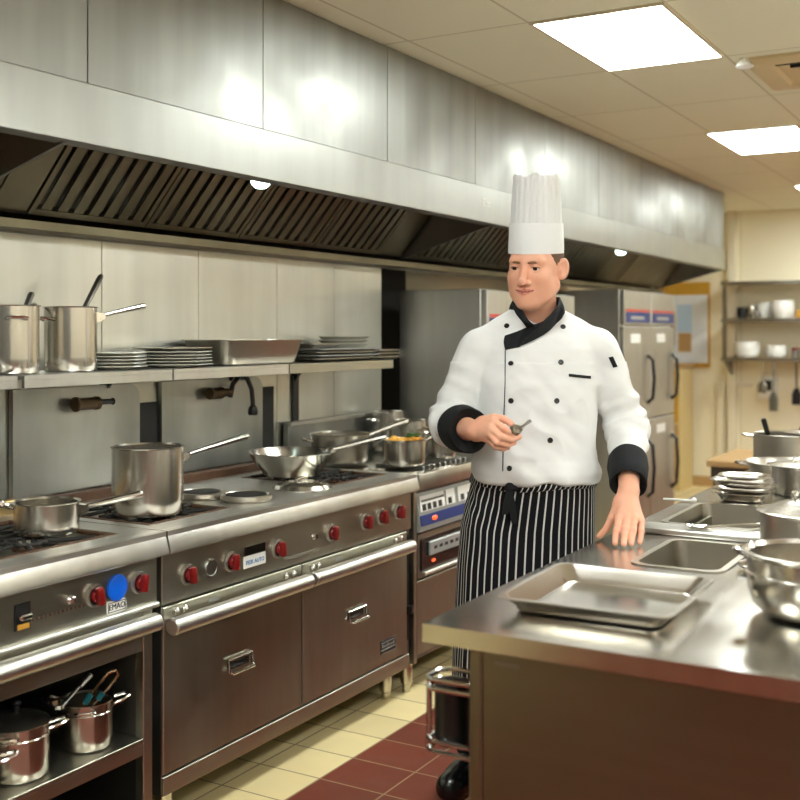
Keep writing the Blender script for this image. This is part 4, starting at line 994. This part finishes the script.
def hand(p, H, back):
    w = np.array(H['wrist']); back = np.array(back)
    d = None
    for nme, r in (('idx', .0128), ('mid', .0132), ('ring', .0128), ('pinky', .0112)):
        e = rc(p, w * .8 + np.array(H[nme][0]) * .2 - back * .002, np.array(H[nme][0]) - back * .003, .0155, r)
        d = e if d is None else smin(d, e, .016)
    d = smin(d, rc(p, w, H['thumb'][0], .020, .0165), .02)
    d = smin(d, rc(p, H['thumb'][0], H['thumb'][1], .0165, .0115), .014)
    for nme, r in (('idx', (.0106, .0098, .0090, .0080)), ('mid', (.0108, .0100, .0091, .0080)), ('ring', (.0105, .0096, .0088, .0078)), ('pinky', (.0095, .0086, .0078, .0070))):
        f = chain(p, H[nme], r)
        f = smin(f, sph(p, np.array(H[nme][1]) + back * .001, r[1] * 1.05), .004)
        d = smin(d, f, .0045)
    d = smin(d, chain(p, H['thumb'][1:], (.0108, .0098, .0086)), .005)
    return d
SHL, ELL_, WRL = (-.170, .020, 1.412), (-.258, .015, 1.198), HOLD['wrist']
SHR, ELR, WRR = (.182, .020, 1.412), (.270, .010, 1.188), FLAT['wrist']
BKL = (-.45, -.80, .35); BKR = (.1, -.62, .75)
def near(p, c, r): return ((p - np.array(c, np.float32)) ** 2).sum(1) < r * r
def body_f(p):
    d = ell(p, (0, .025, 1.26), (.150, .085, .20))
    d = smin(d, ell(p, (-.01, .02, 1.00), (.155, .105, .14)), .08)
    d = smin(d, rc(p, (-.14, .025, 1.415), (.15, .025, 1.415), .055, .055), .05)
    for a, b, c in ((SHL, ELL_, WRL), (SHR, ELR, WRR)):
        arm = smin(rc(p, a, b, .050, .041), rc(p, b, c, .042, .0275), .02)
        d = smin(d, arm, .025)
    m = near(p, HC - np.array((0, 0, .05)), .24)
    if m.any(): d[m] = smin(d[m], head((p[m] - HC) @ HR), .03)
    for H, bk, c in ((HOLD, BKL, (-.14, -.27, 1.2)), (FLAT, BKR, (.2, -.28, .97))):
        m = near(p, c, .16)
        if m.any(): d[m] = smin(d[m], hand(p[m], H, bk), .012)
    return d
V, F = surface_nets(body_f, (-.36, -.38, .86), (.36, .16, 1.80), .0024)
V = laplace(V, F, 1, .4)
me = np_mesh('body', V, F)
body = link('body', me, SKIN, chef, 180)
for m_ in (LIPS, MOUTHL): me.materials.append(m_)
cen = V[F].mean(1); q = (cen - HC) @ HR
lipz = -.0690 + .0035 * (np.abs(q[:, 0]) / .022) ** 1.5
hw = .0290
lm = (np.abs(q[:, 0]) < hw) & (q[:, 1] < -.066) & (q[:, 2] < lipz + .0075 * (1 - (q[:, 0] / hw) ** 2) + .0005) & (q[:, 2] > lipz - .0088 * (1 - (q[:, 0] / hw) ** 2) - .0005)
ml = (np.abs(q[:, 0]) < .0285) & (q[:, 1] < -.056) & (np.abs(q[:, 2] - lipz) < .0013)
mi = np.zeros(len(F), np.int32); mi[lm] = 1; mi[ml] = 2
me.polygons.foreach_set('material_index', mi)
HM = Matrix.Translation(Vector(HC.tolist())) @ Matrix(HR.tolist()).to_4x4()
def hp(p): return HM @ Vector(p)
GAZE = Vector((-.10, -1, -.03)).normalized()
for s_ in (-1, 1):
    m = MB(); m.lathe([(.0126 * math.sin(k * PI / 20), -.0126 * math.cos(k * PI / 20)) for k in range(21)], (0, 0, 0), 28)
    o = m.build('eye', EYEW, chef, 180)
    o.data.materials.append(IRIS); o.data.materials.append(PUPIL)
    Rm = GAZE.rotation_difference(Vector((0, 0, -1))).inverted().to_matrix().to_4x4()
    for pl in o.data.polygons:
        a = math.degrees(math.acos(max(-1, min(1, -pl.center.normalized().z))))
        pl.material_index = 2 if a < 17 else (1 if a < 38 else 0)
    o.data.transform(HM @ Matrix.Translation((.0315 * s_, -.0700, -.001)) @ Rm)
    m = MB(); pts = [(.0120, -.0875, .0150), (.021, -.0880, .0162), (.031, -.0845, .0168), (.042, -.0765, .0145), (.050, -.0675, .0095)]
    m.tube([hp((x * s_, y + .001, z)) for x, y, z in pts], [.0028, .0036, .0036, .0030, .0012], 8)
    lsh = [(x, .0052 * math.sqrt(max(0, 1 - (x / .0150) ** 2)) - .0014) for x in [-.0135 + .027 * k / 10 for k in range(11)]]
    MB().tube([hp((.0315 * s_ + x, -.0700 - math.sqrt(max(1e-6, .0154 ** 2 - x * x - z * z)), z - .001)) for x, z in lsh], .0010, 6).build('eyelashes', HAIR, chef, 180)
    m.build('eyebrow', MATS.get('brow') or mat('brow', (132, 94, 66), .7, var=.3, vscale=80), chef, 180)
# hair below the hat: skull shell trimmed along the hairline
def hair_f(q):
    d = ell(q, (0, .014, .030), (.0765, .0925, .091))
    line = np.where(q[:, 1] < .0, .012 + (-q[:, 1]) * .55, np.where(q[:, 1] < .045, .004 + .0 * q[:, 1], -.02 - (q[:, 1] - .045) * .9))
    side = np.where((q[:, 1] > -.030) & (q[:, 1] < -.004), -.018 + 0 * q[:, 1], line)
    d = np.maximum(d, (side - q[:, 2]) * .7)
    d = np.maximum(d, -(q[:, 1] + .034 + np.clip(q[:, 2] - .03, 0, 1) * .4))
    ear = np.minimum(ell(q, (.08, .012, -.008), (.02, .015, .032)), ell(q, (-.08, .012, -.008), (.02, .015, .032)))
    return np.maximum(d, -ear)
V, F = surface_nets(hair_f, (-.10, -.10, -.08), (.10, .13, .14), .003)
V = laplace(V, F, 1, .5)
me = np_mesh('hair', V, F); me.transform(HM); link('hair', me, HAIR, chef, 180)

# jacket
def sec(z, tab):
    zs = [t[0] for t in tab]; return [np.interp(z, zs, [t[i] for t in tab]) for i in (1, 2, 3, 4)]
TORSO = [(1.00, -.006, .182, .160, .010), (1.06, -.004, .184, .154, .008), (1.10, -.004, .176, .138, .008), (1.20, -.002, .172, .130, .010), (1.32, .001, .177, .128, .014), (1.42, .004, .172, .112, .020), (1.48, .004, .12, .09, .026)]
def jacket_f(p):
    cx, a, b, cy = sec(p[:, 2], TORSO)
    n = 2.4
    u = (np.abs((p[:, 0] - cx) / a) ** n + np.abs((p[:, 1] - cy) / b) ** n) ** (1 / n)
    d = (u - 1) * np.minimum(a, b)
    d = smax(d, p[:, 2] - 1.480, .05)
    d = smax(d, 1.038 - p[:, 2] + .003 * np.sin(p[:, 0] * 26 + 1), .006)
    d = smin(d, rc(p, (-.155, .025, 1.420), (-.045, .038, 1.488), .058, .056), .04)
    d = smin(d, rc(p, (.165, .025, 1.420), (.045, .038, 1.492), .058, .056), .04)
    d = smax(d, -rc(p, (-.018, -.075, 1.530), (0, .04, 1.62), .030, .075), .010)
    sl = None
    for s0, e0, w0, t, (r1, r2, r3) in ((SHL, ELL_, WRL, .46, (.062, .056, .052)), (SHR, ELR, WRR, .60, (.064, .056, .049))):
        e0 = np.array(e0); w0 = np.array(w0)
        arm = smin(rc(p, s0, e0, r1, r2), rc(p, e0, e0 + (w0 - e0) * t, r2, r3), .03)
        sl = arm if sl is None else np.minimum(sl, arm)
    d = smin(d, sl, .022)
    return d
V, F = surface_nets(jacket_f, (-.37, -.26, 1.01), (.37, .20, 1.56), .0042)
V = laplace(V, F, 2, .5)
me = np_mesh('jacket', V, F)
nr = np.zeros(len(V) * 3, np.float32); me.vertices.foreach_get('normal', nr); nr = nr.reshape(-1, 3)
disp = np.zeros(len(V))
def segdist(p, a, b):
    a = np.array(a); b = np.array(b); d = b - a; t = np.clip((p - a) @ d / (d @ d), 0, 1); return t, np.linalg.norm(p - a - t[:, None] * d, axis=1)
for i, p in enumerate(V):
    v = Vector(p)
    n1 = noise.noise(Vector((v.x * 9 + v.z * 5, v.y * 7, v.z * 10 - v.x * 6)))
    n2 = noise.noise(Vector((v.x * 20 + 3, v.y * 16, v.z * 26 + v.x * 14)))
    k = .0062 if v.z < 1.38 else .003
    disp[i] = k * (1 - 2 * abs(n1)) + k * .45 * n2
for s0, e0, w0 in ((SHL, ELL_, WRL), (SHR, ELR, WRR)):   # creases gathering at the elbows and above the cuffs
    t1, d1 = segdist(V, s0, e0); t2, d2 = segdist(V, e0, w0)
    lim = np.where(d1 < d2, t1, 1 + t2); on = np.minimum(d1, d2) < .085
    wob = np.array([noise.noise(Vector(p * 14)) for p in V]) * 2.2
    disp += on * .0042 * np.sin(lim * 30 + wob) * np.exp(-((lim - 1.0) / .38) ** 2)
low = np.exp(-((V[:, 2] - 1.07) / .045) ** 2)
disp += low * .004 * np.sin(V[:, 0] * 55 + V[:, 2] * 40)
V2 = V + nr * disp[:, None]
me.vertices.foreach_set('co', V2.astype(np.float32).ravel()); me.update()
link('jacket', me, COTTON, chef, 180)
bvh = BVHTree.FromPolygons([Vector(v) for v in V2], [tuple(f) for f in F.tolist()])
def front(x, z, off=.0, ox=None):
    h = bvh.ray_cast(Vector((x, -1, z)), Vector((0, 1, 0)))
    if h[0] is None: return Vector((x, -.1, z))
    return h[0] + h[1] * off
def patch(name, outline_rows, m, off=.002, th=.003):
    """cloth piece laid on the jacket: rows of (x, z) points, projected on to its front"""
    top = [[front(x, z, off + th) for x, z in r] for r in outline_rows]; bot = [[front(x, z, off - .004) for x, z in r] for r in outline_rows]
    mb = MB(); R = len(top); n = len(top[0])
    T = [[mb.bm.verts.new(p) for p in r] for r in top]; Bv = [[mb.bm.verts.new(p) for p in r] for r in bot]
    for i in range(R - 1):
        for j in range(n - 1):
            mb.bm.faces.new((T[i][j], T[i][j + 1], T[i + 1][j + 1], T[i + 1][j])); mb.bm.faces.new((Bv[i][j], Bv[i + 1][j], Bv[i + 1][j + 1], Bv[i][j + 1]))
    for i in range(R - 1):
        mb.bm.faces.new((T[i][0], T[i + 1][0], Bv[i + 1][0], Bv[i][0])); mb.bm.faces.new((T[i][n - 1], Bv[i][n - 1], Bv[i + 1][n - 1], T[i + 1][n - 1]))
    for j in range(n - 1):
        mb.bm.faces.new((T[0][j], Bv[0][j], Bv[0][j + 1], T[0][j + 1])); mb.bm.faces.new((T[R - 1][j], T[R - 1][j + 1], Bv[R - 1][j + 1], Bv[R - 1][j]))
    return mb.build(name, m, chef, 40)
def lerp2(a, b, n): return [(a[0] + (b[0] - a[0]) * i / n, a[1] + (b[1] - a[1]) * i / n) for i in range(n + 1)]
for x, z in ((-.092, 1.4871), (-.0863, 1.3789), (-.0877, 1.2737), (-.0948, 1.1741), (-.0934, 1.083), (.0716, 1.4842), (.056, 1.3832), (.0417, 1.2737), (.0218, 1.1627)):
    c = front(x, z, 0); h = bvh.ray_cast(Vector((x, -1, z)), Vector((0, 1, 0)))[1] or Vector((0, -1, 0))
    Rm = Vector((0, 0, 1)).rotation_difference(h).to_matrix().to_4x4()
    MB().lathe([(0, 0), (.0072, 0), (.0082, .0025), (.0070, .0048), (.0035, .0042), (0, .0042)], c, 18, Rm).build('button', BUTT, chef)
patch('piping', [lerp2((x - .0012, z), (x + .0012, z), 1) for x, z in [(-.1005 - .0114 * i / 24, 1.4188 - .345 * i / 24) for i in range(25)]], mat('navy_piping', (44, 50, 66), .7), .000, .0022)
patch('pocket_trim', [lerp2((.0787, 1.3505), (.1440, 1.3430), 10), lerp2((.0787, 1.3425), (.1440, 1.3350), 10)], BLACKC, .001, .002)
patch('sleeve_tab', [lerp2((.2030 + .0035 * i, 1.3960 - .0075 * i), (.2150 + .0035 * i, 1.3985 - .0075 * i), 3) for i in range(5)], BLACKC, .001, .0025)
# collar: a standing band round the neck that crosses over into the black lapel
inner = [(-.018, None, 1.487), (.004, -.088, 1.500), (.030, -.074, 1.517), (.056, -.046, 1.545), (.0670, -.012, 1.566), (.070, .030, 1.574), (.052, .078, 1.578), (0, .100, 1.580), (-.054, .078, 1.578), (-.066, .035, 1.568), (-.0600, .0, 1.560), (-.0570, -.025, 1.552), (-.047, -.056, 1.530), (-.036, -.078, 1.508), (-.018, -.096, 1.487)]
outer = [(-.1000, None, 1.4180), (-.055, None, 1.428), (-.018, None, 1.4440), (.020, None, 1.463), (.050, None, 1.488), (.0760, -.030, 1.522), (.0840, .028, 1.530), (.064, .094, 1.528), (0, .122, 1.526), (-.066, .094, 1.528), (-.076, .040, 1.535), (-.0690, .000, 1.535), (-.0660, -.040, 1.522), (-.053, -.078, 1.500), (-.034, None, 1.475)]
inner[0] = (-.0985, None, 1.4560); inner.insert(1, (-.060, None, 1.469)); inner.insert(2, (-.024, None, 1.484))
outer.insert(1, (-.080, None, 1.4225)); outer.insert(2, (-.068, None, 1.4255))
def solve(pts):
    out = []
    for x, y, z in pts:
        if y is None: out.append(front(x, z, .006))
        else: out.append(Vector((x, y, z)))
    return out
def dense(P, n):
    d = [0]
    for a, b in zip(P, P[1:]): d.append(d[-1] + (b - a).length)
    res = []
    for i in range(n):
        t = i / (n - 1) * (len(P) - 1); k = min(int(t), len(P) - 2); f = t - k
        p0, p1, p2, p3 = P[max(k - 1, 0)], P[k], P[k + 1], P[min(k + 2, len(P) - 1)]
        res.append(.5 * ((2 * p1) + (p2 - p0) * f + (2 * p0 - 5 * p1 + 4 * p2 - p3) * f * f + (3 * p1 - p0 - 3 * p2 + p3) * f ** 3))
    return res
I, O = dense(solve(inner), 90), dense(solve(outer), 90)
rows = []
for a, b in zip(I, O):
    mid = Vector((0, .03, 0)); 
    r = []
    for k in range(5):
        p = a.lerp(b, k / 4); outw = Vector((p.x, p.y - .03, .4 * .05)).normalized(); r.append(p + outw * (.006 * math.sin(k * PI / 4)))
    rows.append(r)
mb = MB(); T = [[mb.bm.verts.new(p) for p in r] for r in rows]
for i in range(len(T) - 1):
    for j in range(4): mb.bm.faces.new((T[i][j], T[i][j + 1], T[i + 1][j + 1], T[i + 1][j]))
ge = mb.bm.faces[:]
bmesh.ops.recalc_face_normals(mb.bm, faces=ge); bmesh.ops.solidify(mb.bm, geom=ge, thickness=.004)
mb.build('collar', BLACKC, chef, 60)
# cuffs
def cuff(e0, w0, t0, t1, r0, r1, wob):
    e0, w0 = Vector(e0), Vector(w0); d = (w0 - e0); dn = d.normalized()
    sd = dn.cross(Vector((0, 0, 1))).normalized(); up = sd.cross(dn)
    rings = []
    prof = [(t0, r0 - .004), (t0 - .01, r0), (t0 + (t1 - t0) * .3, r0 + .002), (t0 + (t1 - t0) * .7, r1 + .001), (t1, r1), (t1 + .012, r1 - .003), (t1 + .004, r1 - .006), (t1 - .02, r1 - .011), (t1 - .08, .029)]
    for t, r in prof:
        c = e0 + d * t + up * (-.004)
        rings.append([c + sd * math.cos(a) * r * (1 + .03 * math.sin(3 * a + wob)) + up * math.sin(a) * r * (1.06 + .03 * math.sin(2 * a + wob + t * 6)) for a in [2 * PI * k / 40 for k in range(40)]])
    MB().loft(rings, True, False, False).build('cuff', BLACKC, chef, 60)
cuff(ELL_, WRL, .36, .76, .062, .060, 1.0)
cuff(ELR, WRR, .55, .90, .056, .052, 2.0)
# toque
def hat_ring(z, a, b, n=120, amp=0, fr=24, dz=0, cx=0):
    return [hp((cx - .002 + a * math.cos(t) * (1 + amp * math.cos(fr * t)), .010 + b * math.sin(t) * (1 + amp * math.cos(fr * t)), z + dz * math.sin(5 * t + 1) + dz * .6 * math.sin(9 * t))) for t in [2 * PI * k / n for k in range(n)]]
hat = MB().loft([hat_ring(.120, .0735, .0865), hat_ring(.050, .0765, .0890), hat_ring(.0395, .0770, .0895), hat_ring(.0395, .0800, .0925), hat_ring(.052, .0802, .0927), hat_ring(.126, .0770, .0895), hat_ring(.128, .0752, .0875)], True, False, False).build('hat_band', HATC, chef, 50)
n = 240
rings = [hat_ring(.118, .0742, .0866, n), hat_ring(.124, .0742, .0866, n, .006), hat_ring(.16, .0715, .083, n, .018), hat_ring(.20, .0690, .080, n, .022), hat_ring(.250, .0655, .076, n, .024, 24, .003), hat_ring(.262, .0640, .0745, n, .020, 24, .004), hat_ring(.2665, .0600, .070, n, .012, 24, .004), hat_ring(.263, .045, .052, n, .01, 24, .003), hat_ring(.258, .010, .012, n)]
MB().loft(rings, True, False, True).build('hat_crown', HATC, chef, 60)
# apron
APR = [(1.085, -.006, .171, .131, .006), (1.045, -.008, .178, .136, .006), (1.00, -.014, .186, .142, .006), (.90, -.026, .197, .148, .008), (.78, -.031, .202, .152, .012), (.66, -.034, .204, .158, .018), (.52, -.038, .206, .165, .026), (.43, -.040, .207, .170, .030)]
bm = bmesh.new(); uvl = bm.loops.layers.uv.new('UVMap'); NA, rows = 360, []
zs = [1.085 - (1.085 - .43) * i / 46 for i in range(47)]
for z in zs:
    tab = sorted(APR); cx, a, b, cy = [float(v) for v in sec(z, tab)]
    f = min(1, max(0, (1.07 - z) / .5)); row = []
    for k in range(NA):
        t = 2 * PI * k / NA
        left = max(0, math.cos(t - PI * 1.12)) ** 2
        wv = (.010 + .010 * f) * math.sin(9 * t + .6 * math.sin(z * 7)) * (.25 + left * .8) + .006 * f * math.sin(17 * t + z * 3) + left * .012 * math.exp(-((z - .98) / .06) ** 2) * math.sin(z * 95 + t * 14)
        row.append(bm.verts.new((cx + a * (1 + wv) * math.cos(t), cy + b * (1 + wv) * math.sin(t), z + .006 * math.sin(t * 6) * (z < .44))))
    rows.append(row)
for i in range(46):
    for k in range(NA):
        j = (k + 1) % NA
        fc = bm.faces.new((rows[i][k], rows[i][j], rows[i + 1][j], rows[i + 1][k]))
        for lp, (kk, ii) in zip(fc.loops, ((k, i), (k + 1, i), (k + 1, i + 1), (k, i + 1))):
            tt = 2 * PI * kk / NA; lf = max(0, math.cos(tt - PI * 1.12)) ** 2
            lp[uvl].uv = (kk / NA + .0016 * lf * math.sin(zs[ii] * 42 + kk * .09) * math.exp(-((zs[ii] - .96) / .12) ** 2), zs[ii])
bmesh.ops.recalc_face_normals(bm, faces=bm.faces)
me = bpy.data.meshes.new('apron'); bm.to_mesh(me); bm.free()
def stripes(name, n, width, axis=0, off=0):
    m = bpy.data.materials.new(name); m.use_nodes = True; nt = m.node_tree; b = nt.nodes['Principled BSDF']; b.inputs['Roughness'].default_value = .85; b.inputs['Specular IOR Level'].default_value = .2
    uv = nt.nodes.new('ShaderNodeUVMap'); sp = nt.nodes.new('ShaderNodeSeparateXYZ'); nt.links.new(uv.outputs[0], sp.inputs[0])
    a = nt.nodes.new('ShaderNodeMath'); a.operation = 'MULTIPLY_ADD'; a.inputs[1].default_value = n; a.inputs[2].default_value = off; nt.links.new(sp.outputs[axis], a.inputs[0])
    fr = nt.nodes.new('ShaderNodeMath'); fr.operation = 'FRACT'; nt.links.new(a.outputs[0], fr.inputs[0])
    lt = nt.nodes.new('ShaderNodeMath'); lt.operation = 'LESS_THAN'; lt.inputs[1].default_value = width; nt.links.new(fr.outputs[0], lt.inputs[0])
    mx = nt.nodes.new('ShaderNodeMix'); mx.data_type = 'RGBA'; mx.inputs[6].default_value = lin((18, 18, 21)) + (1,); mx.inputs[7].default_value = lin((206, 204, 200)) + (1,)
    nt.links.new(lt.outputs[0], mx.inputs[0]); nt.links.new(mx.outputs[2], b.inputs['Base Color']); return m
STR = stripes('pinstripe_cloth', 52, .20)
link('apron', me, STR, chef, 180)
# waistband with its knot
bm = bmesh.new(); uvl = bm.loops.layers.uv.new('UVMap'); R = []
for z, e in ((1.062, .000), (1.058, .004), (1.046, .006), (1.034, .006), (1.026, .003), (1.024, -.002)):
    cx, a, b, cy = [float(v) for v in sec(z, sorted(APR))]
    R.append([bm.verts.new((cx + (a + e + .004) * math.cos(t), cy + (b + e + .006) * math.sin(t), z - .010 * math.cos(t * 1) * 0 + .004 * math.sin(4 * t) - .006 * max(0, -math.sin(t)))) for t in [2 * PI * k / 160 for k in range(160)]])
for i in range(5):
    for k in range(160):
        j = (k + 1) % 160; fc = bm.faces.new((R[i][k], R[i][j], R[i + 1][j], R[i + 1][k]))
        for lp, (kk, ii) in zip(fc.loops, ((k, i), (k + 1, i), (k + 1, i + 1), (k, i + 1))): lp[uvl].uv = (kk / 160 + ii * .003, ii / 5)
bmesh.ops.recalc_face_normals(bm, faces=bm.faces)
me = bpy.data.meshes.new('waistband'); bm.to_mesh(me); bm.free(); link('waistband', me, stripes('waistband_cloth', 74, .22), chef, 60)
kx, ky, kz = -.095, -.142, 1.030
MB().ball((kx, ky, kz), .015, 16, (1, .7, 1)).ball((kx + .012, ky, kz - .002), .012, 14, (1.1, .7, .8)).build('apron_knot', BLACKC, chef, 180)
for dx, L in ((-.012, .075), (.012, .10)):
    MB().loft([[(kx + dx * t * 1.1 + s_ * w_, ky - .004 - .006 * t + e * .003 - .004 * math.sin(t * 5), kz - L * t) for s_, e in ((-1, -1), (1, -1), (1, 1), (-1, 1))] for t, w_ in ((0, .006), (.3, .009), (.6, .010), (1, .008))]).build('apron_tie', BLACKC, chef, 50)
# trousers and shoes
TROU = mat('black_trousers', (20, 20, 23), .8, var=.2, vscale=30)
FL, FR = (-.172, .165), (.045, .09)
def trou_f(p):
    d = ell(p, (-.01, .02, .96), (.150, .115, .12))
    for hx, (fx, fy), kx_ in ((-.09, FL, -.135), (.085, FR, .07)):
        leg = smin(rc(p, (hx, .02, .90), (kx_, (.02 + fy) / 2 - .02, .50), .088, .066), rc(p, (kx_, (.02 + fy) / 2 - .02, .50), (fx, fy + .03, .175), .066, .058), .03)
        d = smin(d, leg, .03)
    return smax(d, FZ + .075 - p[:, 2], .006)
V, F = surface_nets(trou_f, (-.36, -.16, .05), (.26, .26, 1.1), .008)
V = laplace(V, F, 1, .5); link('trousers', np_mesh('trousers', V, F), TROU, chef, 180)
LEATH = mat('black_leather', (16, 16, 17), .25, coat=.3)
for (fx, fy), ang in ((FL, -32), (FR, 14)):
    a = math.radians(ang); dv = np.array((math.sin(a), -math.cos(a)))
    def shoe_f(p, fx=fx, fy=fy, dv=dv):
        loc = np.stack([(p[:, 0] - fx) * -dv[1] + (p[:, 1] - fy) * dv[0], (p[:, 0] - fx) * dv[0] + (p[:, 1] - fy) * dv[1], p[:, 2] - FZ], 1)
        d = rc(loc, (0, -.055, .035), (0, .15, .030), .042, .047)
        d = smin(d, rc(loc, (0, -.035, .06), (0, -.03, .11), .044, .046), .03)
        d = smin(d, rc(loc, (0, .0, .075), (0, .10, .048), .036, .036), .03)
        return smax(d, .002 - loc[:, 2], .004)
    V, F = surface_nets(shoe_f, (fx - .17, fy - .27, FZ - .01), (fx + .17, fy + .17, FZ + .17), .006)
    V = laplace(V, F, 1, .5); link('shoe', np_mesh('shoe', V, F), LEATH, chef, 180)
# what he holds
RZ = Matrix.Rotation(math.radians(30.2), 4, 'Z'); RM = Matrix.Translation((-1.285, 3.012, 0)) @ RZ
sp = thing('tasting_spoon', 'small steel spoon held in the fingers of the person in the white hat', 'spoon', RM @ Vector((-.0985, -.292, 1.2055)), math.radians(30.2))
MB().lathe([(0, -.012), (.010, -.010), (.016, -.002), (.018, .006), (.0168, .006), (.0145, -.001), (.009, -.008), (0, -.0095)], (.006, 0, .0), 22, Matrix.Rotation(math.radians(35), 4, 'X')).build('bowl', POTOLD, sp)
MB().tube([(.015, .002, .004), (.030, .006, .014), (.046, .012, .025)], [.0038, .0035, .0045], 10, flat=1.5).build('handle', DARKST, sp)
# ------------------------------------------------------------------ camera and render look
cam = bpy.data.objects.new('camera', bpy.data.cameras.new('camera')); C.objects.link(cam)
cam.location = (0, 0, 1.47 - FZ); cam.rotation_euler = (PI / 2, 0, math.radians(30.2))
cam.data.lens = 49.5; cam.data.sensor_width = 36; cam.data.shift_y = -.085
cam.data.clip_start = .05
cam.data.dof.use_dof = True; cam.data.dof.focus_distance = 3.25; cam.data.dof.aperture_fstop = 2.8
SC.camera = cam
w = bpy.data.worlds.new('world'); SC.world = w; w.use_nodes = True
w.node_tree.nodes['Background'].inputs[0].default_value = (.8, .75, .68, 1); w.node_tree.nodes['Background'].inputs[1].default_value = .05
SC.view_settings.view_transform = 'Standard'; SC.view_settings.look = 'None'; SC.view_settings.gamma = 1
SC.view_settings.use_curve_mapping = False; SC.view_settings.exposure = .90
SC.cycles.use_denoising = True
SC.cycles.max_bounces = 8; SC.cycles.diffuse_bounces = 5; SC.cycles.glossy_bounces = 6
SC.cycles.sample_clamp_indirect = 8
for o in list(C.objects):      # set everything down so that the floor is z = 0
    if o.parent is None and o.type != 'CAMERA': o.location.z -= FZ
    for k in ('_w', '_at'):
        if k in o: del o[k]
